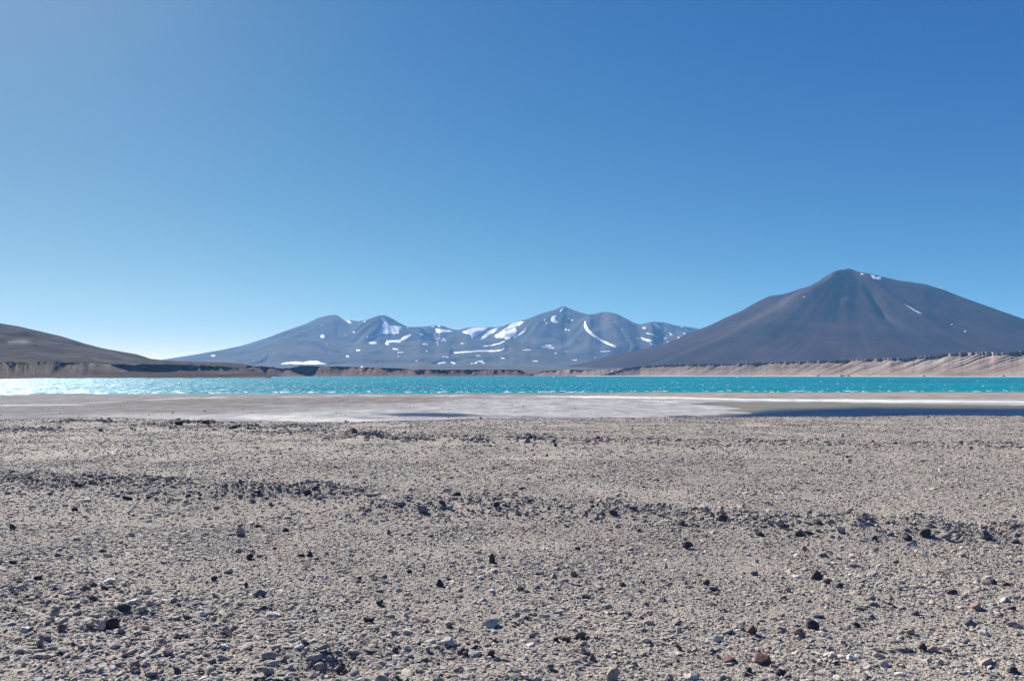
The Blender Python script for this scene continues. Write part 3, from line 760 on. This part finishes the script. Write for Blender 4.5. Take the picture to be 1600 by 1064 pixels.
T = np.linspace(-0.86, 0.86, 760)
inv = np.linspace(1 / 2.7, 1 / 38.0, 420)
Yr = 1 / inv
TT, YY = np.meshgrid(T, Yr, indexing='ij'); XX = TT * YY
grid_object('gravel_plain', XX, YY, ground_z(XX, YY), M_gravel, kind='structure', label='grey stony gravel plain in the foreground')
gx, gy = np.meshgrid(np.linspace(-160, 160, 200), np.linspace(-90, 108, 160), indexing='ij')
inside = (np.abs(gx) < 0.86 * gy - 1.5) & (gy > 4.5) & (gy < 36)
grid_object('ground', gx, gy, ground_z(gx, gy, False) - np.where(inside, 0.5, 0.10) - 0.02, M_gravel, kind='structure')

def at(x, row):
    """point of the gravel terrace seen at photograph position x, row"""
    t = float(px(x)); z = 0.0
    for _ in range(12):
        Y = (EYE - z) * F / (row - HOR)
        z = 0.5 * z + 0.5 * float(ground_z(t * Y, Y))
    return t * Y, Y, float(ground_z(t * Y, Y))

# ------------------------------------------------------------------ stone shapes
def stone_mesh(name, seed, dims, cuts, sub, mat, rough=0.10, smooth_shade=False):
    """broken stone: a ball trimmed by random planes, then worn; base at z = 0"""
    r = np.random.default_rng(seed)
    bm = bmesh.new(); bmesh.ops.create_icosphere(bm, subdivisions=sub, radius=1.0)
    P = np.array([v.co[:] for v in bm.verts])
    for _ in range(cuts):
        n = r.normal(size=3); n /= np.linalg.norm(n)
        d = r.uniform(0.40, 0.78)
        e = P @ n - d
        P = P - np.clip(e, 0, None)[:, None] * n * 0.96
    P *= 1 + rough * fbm(P[:, 0] * 2.2 + seed, P[:, 1] * 2.2 + P[:, 2] * 1.7, 3, seed)[:, None]
    P = P * np.array(dims) / (P.max(0) - P.min(0))
    P[:, 2] -= P[:, 2].min(); P[:, :2] -= (P[:, :2].max(0) + P[:, :2].min(0)) / 2
    for v, p in zip(bm.verts, P): v.co = p
    me = bpy.data.meshes.new(name); bm.to_mesh(me); bm.free()
    me.polygons.foreach_set('use_smooth', np.full(len(me.polygons), smooth_shade))
    me.materials.append(mat)
    return me

# ------------------------------------------------------------------ gravel: too many to count, scattered by geometry nodes
def proto_collection(name, mat, n, seed, flat):
    c = bpy.data.collections.new(name)
    for k in range(n):
        hh = random.uniform(*flat)
        me = stone_mesh('stone_shape', seed + k, (1.0, random.uniform(0.5, 0.9), hh), random.choice([8, 11, 14, 18]), 2, mat, 0.12, random.random() < 0.2)
        o = bpy.data.objects.new('stone_shape', me); c.objects.link(o)
    return c
P_peb = proto_collection('pebble_shapes', M_pebble, 18, 300, (0.15, 0.48))
P_rub = proto_collection('rubble_shapes', M_rubble, 14, 400, (0.22, 0.62))

def scatter(name, coll, pts, rot, scl, label):
    me = bpy.data.meshes.new(name)
    me.vertices.add(len(pts)); me.vertices.foreach_set('co', np.ascontiguousarray(pts, np.float32).ravel())
    for an, tp, av in (('rot', 'FLOAT_VECTOR', rot), ('scl', 'FLOAT_VECTOR', scl)):
        a = me.attributes.new(an, tp, 'POINT'); a.data.foreach_set('vector', np.ascontiguousarray(av, np.float32).ravel())
    a = me.attributes.new('pick', 'INT', 'POINT'); a.data.foreach_set('value', rng.integers(0, 1000, len(pts)).astype(np.int32))
    o = bpy.data.objects.new(name, me); COL.objects.link(o); o['kind'] = 'stuff'; o['label'] = label
    ng = bpy.data.node_groups.new(name, 'GeometryNodeTree')
    ng.interface.new_socket('Geometry', in_out='INPUT', socket_type='NodeSocketGeometry')
    ng.interface.new_socket('Geometry', in_out='OUTPUT', socket_type='NodeSocketGeometry')
    N = ng.nodes.new; L = ng.links.new
    gi, go = N('NodeGroupInput'), N('NodeGroupOutput')
    ci = N('GeometryNodeCollectionInfo'); ci.inputs['Collection'].default_value = coll
    ci.inputs['Separate Children'].default_value = True; ci.inputs['Reset Children'].default_value = True
    ip = N('GeometryNodeInstanceOnPoints'); ip.inputs['Pick Instance'].default_value = True
    def na(n, t):
        x = N('GeometryNodeInputNamedAttribute'); x.data_type = t; x.inputs['Name'].default_value = n
        return x.outputs['Attribute']
    L(gi.outputs[0], ip.inputs['Points']); L(ci.outputs[0], ip.inputs['Instance'])
    L(na('pick', 'INT'), ip.inputs['Instance Index']); L(na('scl', 'FLOAT_VECTOR'), ip.inputs['Scale'])
    e2r = N('FunctionNodeEulerToRotation'); L(na('rot', 'FLOAT_VECTOR'), e2r.inputs[0]); L(e2r.outputs[0], ip.inputs['Rotation'])
    L(ip.outputs[0], go.inputs[0])
    md = o.modifiers.new('scatter', 'NODES'); md.node_group = ng
    return o

def wedge(n, y0, y1, tmax=0.72):
    Y = np.sqrt(rng.uniform(y0 * y0, y1 * y1, n)); t = rng.uniform(-tmax, tmax, n)
    return t * Y, Y

def lay(X, Y, size, tilt, sink=0.25):
    n = len(X)
    z = ground_z(X, Y)
    rot = np.stack([rng.normal(0, tilt, n), rng.normal(0, tilt, n), rng.uniform(0, 6.283, n)], 1)
    scl = np.stack([size * rng.uniform(0.85, 1.2, n), size * rng.uniform(0.8, 1.1, n), size * rng.uniform(0.7, 1.25, n)], 1)
    return np.stack([X, Y, z - sink * size * 0.5], 1), rot, scl

def keep_edge(X, Y):
    return Y < row_Y(edge_row(X / Y * F + 800)) + 1.5

parts = []
for (n, y0, y1, med, sg) in [(215000, 3.6, 9.5, 0.0150, 0.52), (160000, 9.5, 17, 0.022, 0.46), (230000, 17, 37, 0.031, 0.42)]:
    X, Y = wedge(n, y0, y1)
    clump = fbm(X / 1.3, Y / 1.3, 4, 301)
    keep = (rng.uniform(0, 1, n) < 0.85 + 0.4 * clump) & keep_edge(X, Y)
    X, Y, clump = X[keep], Y[keep], clump[keep]
    size = med * np.exp(rng.normal(0, sg, len(X))) * (1 + 0.5 * clump)
    parts.append(lay(X, Y, size, 0.30))
# coarser shards in the near foreground, thicker towards the left corner
X, Y = wedge(15000, 3.7, 7.4)
w = 0.25 + 0.6 * smooth(6.6, 4.6, Y) + 0.6 * smooth(0.1, -0.5, X / Y) * smooth(7.5, 6, Y) + 0.6 * fbm(X / 0.9, Y / 0.9, 3, 302)
k = rng.uniform(0, 1, len(X)) < w * 0.65
X, Y = X[k], Y[k]
parts.append(lay(X, Y, 0.033 * np.exp(rng.normal(0, 0.42, len(X))), 0.25, 0.3))
scatter('gravel', P_peb, *[np.concatenate([p[i] for p in parts]) for i in range(3)], 'loose grey gravel covering the foreground plain')

parts = []
def along_line(L, n, spread):
    L = np.array(L); seg = rng.integers(0, len(L) - 1, n); u = rng.uniform(0, 1, n)[:, None]
    ln = np.hypot(*(L[1:] - L[:-1]).T); seg = rng.choice(len(L) - 1, n, p=ln / ln.sum())
    P = L[seg] * (1 - u) + L[seg + 1] * u
    return P[:, 0] + rng.normal(0, spread, n), P[:, 1] + rng.normal(0, spread, n)
for L, n, sp, med in [(BERM, 9000, 0.34, 0.040), (BERM, 9000, 0.55, 0.034), (FBERM, 4200, 0.6, 0.060), (NBERM, 2600, 0.5, 0.036)]:
    X, Y = along_line(L, n, sp)
    keep = rng.uniform(0, 1, len(X)) < 0.55 + 1.3 * fbm(X / 0.8, Y / 0.6, 4, 305)
    X, Y = X[keep], Y[keep]
    parts.append(lay(X, Y, med * np.exp(np.clip(rng.normal(0, 0.45, len(X)), -1, 0.85)), 0.4, 0.2))
for (mx, my), w, hh in MOUNDS:
    n = int(150 * w / 0.4)
    parts.append(lay(mx + rng.normal(0, w * 0.6, n), my + rng.normal(0, w * 0.6, n), 0.075 * np.exp(rng.normal(0, 0.4, n)), 0.5, 0.2))
X, Y = wedge(1800, 4, 36)
k = keep_edge(X, Y); X, Y = X[k], Y[k]
parts.append(lay(X, Y, 0.042 * np.exp(rng.normal(0, 0.34, len(X))) * (0.75 + Y / 50), 0.3, 0.2))
# clods of crust and stones on the near salt flat
X, Y = wedge(2600, 96, 190)
k = (fbm(X / 9, Y / 16, 3, 320) > 0.05) & (X / Y < px(1040))
X, Y = X[k], Y[k]
sz = 0.13 * np.exp(rng.normal(0, 0.4, len(X)))
q = lay(X, Y, sz, 0.3, 0.2); q[0][:, 2] = FLAT_Z - 0.05 * sz
parts.append(q)
scatter('rubble', P_rub, *[np.concatenate([p[i] for p in parts]) for i in range(3)], 'darker broken rubble heaped along the low stony ridges')

# ------------------------------------------------------------------ single stones that stand out, each a thing
# x, row of the foot, width px, height px, tone, shape, label (None = described from its neighbours)
ROCKS = [
 (279, 664, 21, 9, 'dark', 'lump', 'dark boulder on the larger mound at the far edge of the gravel, left'),
 (322, 661, 19, 6, 'grey', 'lump', 'grey low boulder on the smaller mound just right of the dark far edge boulder'),
 (366, 668, 13, 5, 'dark', 'slab', 'flat dark stone near the far edge, right of the two mounds'),
 (158, 674, 8, 5, 'dark', 'lump', 'small lone dark rock left of the far mounds'),
 (551, 677, 16, 9, 'brown', 'block', 'brown block of rock on top of the rubble heap in the far middle'),
 (824, 691, 13, 11, 'mauve', 'peak', 'pointed mauve grey rock sticking up from the far rubble line'),
 (199, 781, 15, 8, 'dark', 'lump', 'rounded dark rock below the stony ridge on the left'),
 (137, 783, 14, 5, 'white', 'slab', 'whitish flat stone below the stony ridge at the far left'),
 (377, 836, 14, 15, 'grey', 'block', 'upright grey block with a shaded face in the left middle'),
 (640, 769, 13, 8, 'pink', 'round', 'smooth pink stone on the upper edge of the stony ridge'),
 (697, 768, 14, 5, 'pale', 'slab', 'pale flat stone on the ridge just left of a dark wedge'),
 (712, 774, 17, 8, 'dark', 'wedge', 'dark wedge of rock on the ridge right of the pale flat stone'),
 (808, 803, 12, 9, 'grey', 'round', 'rounded grey stone on the ridge beside a tan one'),
 (822, 805, 11, 7, 'tan', 'round', 'rounded tan stone on the ridge beside a grey one'),
 (777, 793, 12, 10, 'dark', 'lump', 'dark lumpy rock on the middle of the stony ridge'),
 (660, 799, 20, 10, 'slate', 'lump', 'broad slate grey lump low on the middle of the ridge'),
 (607, 835, 9, 10, 'brown', 'peak', 'small dark brown pointed stone below the ridge, left of centre'),
 (958, 803, 17, 8, 'dark', 'slab', 'dark flat rock on the stony ridge right of centre'),
 (1130, 812, 16, 10, 'dark', 'lump', 'black lumpy rock on the ridge left of the pale peaked rock'),
 (1219, 823, 19, 16, 'grey', 'peak', 'grey peaked rock with a dark right side on the ridge at right'),
 (1187, 836, 13, 6, 'dark', 'slab', 'dark low stone just below and left of the grey peaked rock'),
 (1075, 857, 19, 12, 'dark', 'lump', 'black craggy rock alone below the ridge, right of centre'),
 (1372, 814, 42, 4, 'slate', 'slab', 'long thin slate slab lying along the ridge at right'),
 (1445, 837, 18, 13, 'dark', 'block', 'tall dark rock in the ridge cluster at right'),
 (1418, 843, 15, 9, 'dark', 'lump', 'dark lump just left of the tall dark ridge rock'),
 (1424, 852, 19, 7, 'pale', 'slab', 'pale flat stone in front of the dark ridge cluster at right'),
 (1480, 843, 14, 10, 'mauve', 'block', 'mauve grey block just right of the tall dark ridge rock'),
 (1540, 842, 19, 13, 'slate', 'lump', 'slate grey faceted rock on the ridge near the right edge'),
 (1586, 848, 13, 8, 'dark', 'wedge', 'dark wedge at the right edge of the ridge'),
 (1316, 683, 7, 6, 'white', 'round', 'tiny bright white stone alone far out on the right'),
 (1470, 697, 10, 3, 'white', 'slab', 'thin white stone far out near the right edge'),
 (769, 880, 10, 16, 'dark', 'stand', 'dark slab standing upright on the open gravel in the middle'),
 (687, 916, 15, 14, 'dark', 'peak', 'dark cone shaped rock left of the upright slab'),
 (1276, 904, 18, 16, 'dark', 'round', 'large rounded purple black boulder in the right foreground'),
 (1292, 912, 12, 8, 'maroon', 'lump', 'dark maroon stone touching the right foot of the purple black boulder'),
 (1311, 917, 14, 9, 'dark', 'wedge', 'black wedge second to the right of the purple black boulder'),
 (1104, 914, 12, 9, 'dark', 'lump', 'dark lump sitting just above a flat slate slab'),
 (1108, 921, 25, 6, 'slate', 'slab', 'flat slate slab below a dark lump, right of centre'),
 (1231, 924, 10, 8, 'pink', 'block', 'small salmon pink stone left of the purple black boulder'),
 (1487, 928, 19, 8, 'dark', 'slab', 'dark oval flat rock in the right foreground'),
 (1525, 952, 28, 15, 'pink', 'peak', 'large pinkish triangular rock near the right edge'),
 (1573, 915, 15, 6, 'maroon', 'slab', 'reddish flat stone near the right edge'),
 (1552, 912, 12, 8, 'dark', 'lump', 'dark lump left of the reddish flat stone'),
 (1271, 982, 21, 14, 'dark', 'block', 'dark angular block in the lower right foreground'),
 (1248, 993, 19, 12, 'brown', 'block', 'brown grey block in front of the dark angular block'),
 (1278, 965, 21, 6, 'slate', 'slab', 'thin slate slab right behind the dark angular block'),
 (1176, 990, 17, 14, 'maroon', 'round', 'red brown rounded stone in the lower right foreground'),
 (1516, 978, 19, 12, 'slate', 'lump', 'blue grey lump in the lower right foreground'),
 (1537, 991, 18, 7, 'white', 'round', 'cream coloured oval pebble near the lower right corner'),
 (1365, 946, 18, 6, 'slate', 'slab', 'slate shard to the right of the purple black boulder, nearer the viewer'),
 (1345, 953, 19, 6, 'slate', 'slab', 'slate shard just in front of another slate shard, right foreground'),
 (1443, 1014, 13, 11, 'dark', 'block', 'dark block touching a pink stone near the bottom right'),
 (1458, 1017, 13, 9, 'pink', 'lump', 'pink stone touching a dark block near the bottom right'),
 (1192, 1034, 27, 13, 'maroon', 'slab', 'large dark maroon rock at the bottom, right of centre'),
 (1140, 1033, 20, 11, 'maroon', 'wedge', 'maroon wedge left of the large dark maroon rock'),
 (1120, 1001, 15, 10, 'white', 'lump', 'white lumpy stone in the lower right foreground'),
 (1582, 1050, 14, 10, 'dark', 'round', 'dark purple rounded stone in the bottom right corner'),
 (959, 1062, 23, 21, 'tan', 'round', 'big rounded tan boulder at the bottom edge right of centre'),
 (925, 1032, 13, 13, 'brown', 'peak', 'dark brown pointed stone above the big rounded tan boulder'),
 (596, 1065, 25, 13, 'tan', 'round', 'rounded tan boulder cut by the bottom edge left of centre'),
 (768, 979, 30, 13, 'pale', 'slab', 'large pale pinkish slab in the middle foreground'),
 (700, 1008, 23, 13, 'pale', 'slab', 'pale thick slab nearer the viewer than the large pinkish one'),
 (673, 1003, 20, 8, 'pale', 'wedge', 'pale wedge touching the left end of the thick slab'),
 (663, 972, 23, 8, 'pink', 'slab', 'pinkish grey slab left of the large pale one'),
 (635, 1015, 13, 8, 'white', 'round', 'white smooth stone in the lower middle foreground'),
 (575, 972, 17, 9, 'dark', 'lump', 'dark stone just above a pale flat one, left of centre'),
 (586, 982, 19, 7, 'pale', 'slab', 'pale flat stone just below a dark one, left of centre'),
 (884, 1001, 17, 7, 'maroon', 'slab', 'maroon flat stone in the middle foreground'),
 (869, 1002, 13, 7, 'dark', 'lump', 'dark stone touching the left of a maroon flat one'),
 (768, 1025, 13, 11, 'dark', 'block', 'dark block in the bottom middle'),
 (896, 899, 12, 7, 'brown', 'lump', 'brown lump right of the upright slab'),
 (815, 924, 13, 9, 'dark', 'lump', 'dark lump nearer the viewer than the upright slab, slightly right'),
 (947, 949, 19, 6, 'grey', 'slab', 'grey flat shard in the middle foreground'),
 (1010, 946, 11, 7, 'maroon', 'peak', 'small reddish pointed stone right of the grey flat shard'),
 (972, 916, 12, 8, 'dark', 'lump', 'dark lump above a flat slate stone in the middle distance'),
 (995, 925, 17, 5, 'slate', 'slab', 'flat slate stone below and right of a dark lump'),
 (193, 953, 31, 14, 'dark', 'shard', 'long dark slanted shard in the left foreground'),
 (87, 961, 15, 13, 'tan', 'block', 'tan square block in the left foreground'),
 (172, 911, 21, 8, 'pale', 'slab', 'pale slab lying on a dark stone in the left foreground'),
 (165, 921, 19, 8, 'dark', 'lump', 'dark stone right under a pale slab in the left foreground'),
 (175, 981, 22, 17, 'dark', 'block', 'large dark block right of a pale round stone, left foreground'),
 (160, 982, 13, 14, 'pale', 'round', 'pale round stone left of the large dark block, left foreground'),
 (97, 984, 15, 10, 'brown', 'round', 'dark brown rounded stone below the tan square block'),
 (226, 983, 27, 9, 'pink', 'slab', 'pinkish pale topped slab right of the large dark block'),
 (186, 990, 23, 6, 'dark', 'slab', 'thin dark slab in front of the large dark block'),
 (318, 963, 13, 9, 'white', 'round', 'small white rounded stone in the left foreground'),
 (222, 956, 15, 10, 'tan', 'lump', 'tan stone right of the long dark slanted shard'),
 (405, 930, 25, 10, 'slate', 'slab', 'flat slate grey slab in the left middle foreground'),
 (384, 917, 9, 11, 'dark', 'peak', 'small dark upright chip left of the flat slate grey slab'),
 (357, 997, 19, 13, 'dark', 'lump', 'dark lump beside a pale stone, left of centre foreground'),
 (385, 993, 17, 9, 'pale', 'peak', 'pale stone to the right of a dark lump, left of centre foreground'),
 (264, 1023, 19, 11, 'mauve', 'lump', 'purple grey lump in the lower left foreground'),
 (415, 1030, 21, 15, 'slate', 'peak', 'blue grey peaked rock in the lower left foreground'),
 (467, 1012, 15, 8, 'white', 'wedge', 'white wedge right of the blue grey peaked rock'),
 (498, 1045, 17, 11, 'tan', 'round', 'tan rounded stone beside the dark hollow at the bottom left'),
 (532, 1048, 17, 14, 'dark', 'lump', 'black rock in the dark hollow at the bottom left'),  # dark stone stands for the pit's shade
 (279, 1050, 15, 10, 'dark', 'lump', 'dark lump near the bottom left edge'),
 (60, 1066, 22, 8, 'pale', 'slab', 'pale flat stone cut by the bottom edge at far left'),
 (391, 873, 13, 9, 'dark', 'lump', 'dark rock alone on the gravel below the upright grey block'),
 (484, 869, 10, 10, 'dark', 'peak', 'dark pointed stone in a small trio, left of centre'),
 (470, 869, 14, 5, 'dark', 'slab', 'dark flat stone at the left of a small trio'),
 (494, 874, 10, 5, 'dark', 'wedge', 'dark wedge at the front of a small trio'),
 (447, 830, 13, 6, 'dark', 'lump', 'dark low stone right of the upright grey block'),
 (20, 826, 11, 8, 'dark', 'lump', 'dark rock near the left edge below the ridge'),
 (118, 798, 10, 7, 'dark', 'block', 'small dark block below the whitish flat stone'),
]
# less conspicuous stones: traced positions only
MORE = [(78,773,9,4,'dark'),(233,779,11,5,'dark'),(206,837,13,6,'grey'),(338,795,11,5,'brown'),(123,761,12,6,'dark'),(190,770,9,6,'slate'),(294,775,10,5,'dark'),(435,767,10,6,'slate'),(493,764,12,8,'dark'),(493,777,10,8,'tan'),
 (480,772,12,8,'dark'),(395,784,11,6,'grey'),(404,773,9,6,'dark'),(388,670,8,4,'dark'),(402,823,10,4,'dark'),(360,836,20,4,'slate'),(703,795,12,8,'grey'),(753,800,9,6,'grey'),(625,790,13,8,'slate'),(690,788,12,7,'dark'),
 (925,792,11,6,'dark'),(905,784,9,4,'pale'),(902,858,11,5,'dark'),(816,764,13,4,'dark'),(742,690,7,4,'pale'),(868,698,7,6,'dark'),(854,713,6,4,'dark'),(935,686,9,5,'dark'),(1014,750,7,4,'dark'),(1050,831,10,7,'slate'),
 (1065,820,11,9,'dark'),(1249,837,13,8,'dark'),(1266,835,13,6,'dark'),(1314,832,12,10,'slate'),(1330,814,15,5,'dark'),(1367,844,10,8,'dark'),(1453,822,14,8,'slate'),(1390,836,15,8,'slate'),(1324,715,8,4,'dark'),(1328,720,7,3,'dark'),
 (22,957,11,9,'dark'),(269,940,15,8,'grey'),(335,906,12,7,'dark'),(113,1010,9,9,'dark'),(410,951,13,8,'dark'),(255,1006,15,10,'pink'),(142,1047,19,7,'pale'),(593,945,13,10,'dark'),(741,1014,14,9,'dark'),(831,997,13,9,'slate'),
 (1035,939,15,6,'slate'),(1005,912,10,7,'dark'),(807,962,13,6,'grey'),(1060,1014,11,8,'maroon'),(1045,1062,16,10,'mauve'),(875,958,16,5,'pale'),(915,935,12,7,'dark'),(1178,898,13,7,'slate'),(1285,869,15,7,'slate'),(1224,935,10,6,'maroon'),
 (1360,964,13,8,'slate'),(1338,979,15,8,'dark'),(1422,990,14,9,'pink'),(1584,980,23,9,'slate'),(1509,1004,13,9,'slate'),(1410,1016,17,8,'slate'),(1470,1038,10,9,'tan'),(1580,952,15,8,'dark'),(1563,963,13,9,'mauve'),(1218,1053,17,10,'dark'),
 (1082,1060,24,9,'pale'),(1170,1050,15,10,'dark'),(1380,1040,16,9,'pale'),(1300,1052,14,8,'grey'),(1330,1030,17,8,'white'),(990,1040,12,8,'mauve'),(860,1045,14,9,'slate'),(820,1060,16,8,'pale'),(655,1050,14,8,'grey'),(450,990,13,8,'grey'),
 (330,1035,15,9,'slate'),(210,1040,16,9,'mauve'),(30,1020,16,9,'grey'),(75,1000,14,8,'slate'),(120,930,14,7,'grey'),(40,985,18,6,'pale'),(300,905,13,5,'pale'),(255,880,11,5,'pale'),(560,905,11,7,'dark'),(640,895,10,6,'dark'),(20,880,12,6,'dark'),(90,870,12,6,'slate'),
 (160,862,11,5,'dark'),(60,905,14,7,'dark'),(990,880,9,5,'dark'),(1170,868,10,5,'pale'),(1400,880,10,5,'dark'),(1480,890,12,5,'pale'),(1590,880,11,6,'grey'),(1430,960,14,7,'slate'),(1130,955,13,6,'slate'),(1060,975,13,7,'grey')]
SHAPES = {'lump': (13, 0.16, 0.9), 'slab': (11, 0.08, 0.75), 'block': (9, 0.07, 0.9), 'peak': (10, 0.10, 0.8), 'round': (13, 0.08, 0.9), 'wedge': (5, 0.10, 0.8), 'stand': (6, 0.08, 0.35), 'shard': (5, 0.08, 0.45)}
WORDS = {'dark': 'dark', 'grey': 'grey', 'slate': 'slate grey', 'pale': 'pale', 'white': 'whitish', 'tan': 'tan', 'pink': 'pinkish', 'maroon': 'maroon', 'brown': 'brown', 'mauve': 'mauve grey'}
def place_stone(x, row, w, hh, tone, shape, label, group, seed):
    X, Y, z = at(x, row)
    m = Y / F
    cuts, rough, dep = SHAPES[shape]
    W, Hh = w * m, hh * m * (0.95 if shape == 'peak' else 1.1)
    r = random.Random(seed)
    me = stone_mesh('rock', 900 + seed, (W, W * dep * r.uniform(0.8, 1.1), Hh), cuts, 3 if w > 13 else 2, M_rock[tone], rough, shape == 'round')
    for v in me.vertices:                      # settled stones are broadest near the ground
        f = min(1.0, v.co.z / Hh); v.co.x *= 1.08 - 0.28 * f; v.co.y *= 1.08 - 0.28 * f
    if shape in ('peak', 'wedge', 'shard'):
        for v in me.vertices:
            f = v.co.z / Hh
            if shape == 'peak': v.co.x *= 1.15 - 0.75 * f; v.co.y *= 1.15 - 0.6 * f
            elif shape == 'wedge': v.co.z *= 0.45 + 0.55 * (v.co.x / W + 0.5)
            else: v.co.z += 0.55 * Hh * (v.co.x / W)
    me.name = 'rock'
    o = bpy.data.objects.new('rock', me); COL.objects.link(o)
    dz = 0.10 * Hh + (0.20 * Hh if shape == 'shard' else 0)
    o.location = (X, Y, z - dz)
    o.rotation_euler = (r.uniform(-.08, .08), r.uniform(-.08, .08), r.uniform(-0.25, 0.25) if shape in ('stand', 'slab', 'shard', 'wedge') else r.uniform(-0.6, 0.6))
    o['label'] = label; o['category'] = 'rock'; o['group'] = group
    return o

anchors = [(a[0], a[1], a[6]) for a in ROCKS]
def zone(x, row):
    d = np.interp(x, [0, 480, 960, 1600], [748, 776, 806, 842])
    if row < 705: return 'rocks of the far gravel edge'
    if abs(row - d) < 26: return 'rocks of the stony ridge'
    return 'rocks strewn over the open gravel'
used = set(a[6] for a in ROCKS)
for i, (x, row, w, hh, tone, shape, lab) in enumerate(ROCKS):
    place_stone(x, row, w, hh, tone, shape, lab, zone(x, row), i)
SHORT = {}
def describe(x, row, w, tone, shape):
    noun = {'slab': 'flat stone', 'lump': 'lump of rock', 'block': 'blocky stone', 'wedge': 'wedge of rock', 'round': 'rounded stone', 'peak': 'pointed stone'}[shape]
    cand = sorted(anchors, key=lambda a: math.hypot(a[0] - x, (a[1] - row) * 1.6))[:6]
    sz = 'small ' if w < 12 else ''
    for a in cand:
        dx, dy = x - a[0], row - a[1]
        rel = ('left of' if dx < 0 else 'right of') if abs(dx) > abs(dy) * 1.3 else ('behind' if dy < 0 else 'in front of')
        short = a[2].split(' in the ')[0].split(' on the ')[0].split(' just ')[0].split(' alone')[0].split(' with ')[0].split(' below ')[0].split(' right ')[0].split(' left ')[0].split(' near')[0].split(' at ')[0].split(',')[0].split(' touching')[0].split(' lying')[0].split(' from ')[0].split(' of the ')[0].split(' beside')[0].split(' to ')[0].split(' sitting')[0]
        lab = f'{sz}{WORDS[tone]} {noun} {rel} the {short}'
        if lab not in used and len(lab.split()) <= 16:
            used.add(lab); return lab
    return f'{sz}{WORDS[tone]} {noun} lying on the gravel'
for i, (x, row, w, hh, tone) in enumerate(MORE):
    sh = 'slab' if hh < w * 0.46 else random.choice(['lump', 'block', 'wedge', 'lump', 'round', 'peak'])
    place_stone(x, row, w, hh, tone, sh, describe(x, row, w, tone, sh), zone(x, row), 300 + i)

# dark boulders on the far right beach
for i, (x, w, lab) in enumerate([(1278, 5, 'dark boulder on the far beach under the cliff, the left one of a pair'), (1316, 9, 'broad dark boulder on the far beach under the cliff, middle of the right shore'),
        (1326, 5, 'small dark boulder just right of the broad one on the far beach'), (1444, 4, 'dark boulder on the far beach below the highest part of the cliff'), (1568, 5, 'dark boulder on the far beach near the right edge')]):
    t = float(px(x)); Y = float(shore_Y(np.array(t))) + 9
    m = Y / F
    me = stone_mesh('boulder', 1500 + i, (w * m, w * m * 0.8, 2.2 * m), 8, 2, M_rock['brown'], 0.15)
    o = bpy.data.objects.new('boulder', me); COL.objects.link(o)
    o.location = (t * Y, Y, LAKE_Z + 0.2); o['label'] = lab; o['category'] = 'boulder'; o['group'] = 'boulders on the far beach'

# ------------------------------------------------------------------ air
hz = 1150.0
bm = bmesh.new(); bmesh.ops.create_cube(bm, size=1.0)
for v in bm.verts:
    v.co.x *= 37000; v.co.y *= 37000; v.co.z = -7.5 if v.co.z < 0 else hz
me = bpy.data.meshes.new('haze'); bm.to_mesh(me); bm.free()
m, nt, p = new_mat('haze_air'); nt.nodes.remove(p)
pv = nt.nodes.new('ShaderNodeVolumePrincipled')
pv.inputs['Density'].default_value = HAZE_DENSITY
pv.inputs['Color'].default_value = (*HAZE_COLOR, 1)
pv.inputs['Anisotropy'].default_value = 0.12
nt.links.new(pv.outputs[0], nt.nodes['Material Output'].inputs['Volume'])
me.materials.append(m)
o = bpy.data.objects.new('haze', me); COL.objects.link(o); o['kind'] = 'stuff'; o['label'] = 'thin pale blue air between the viewer and the mountains'
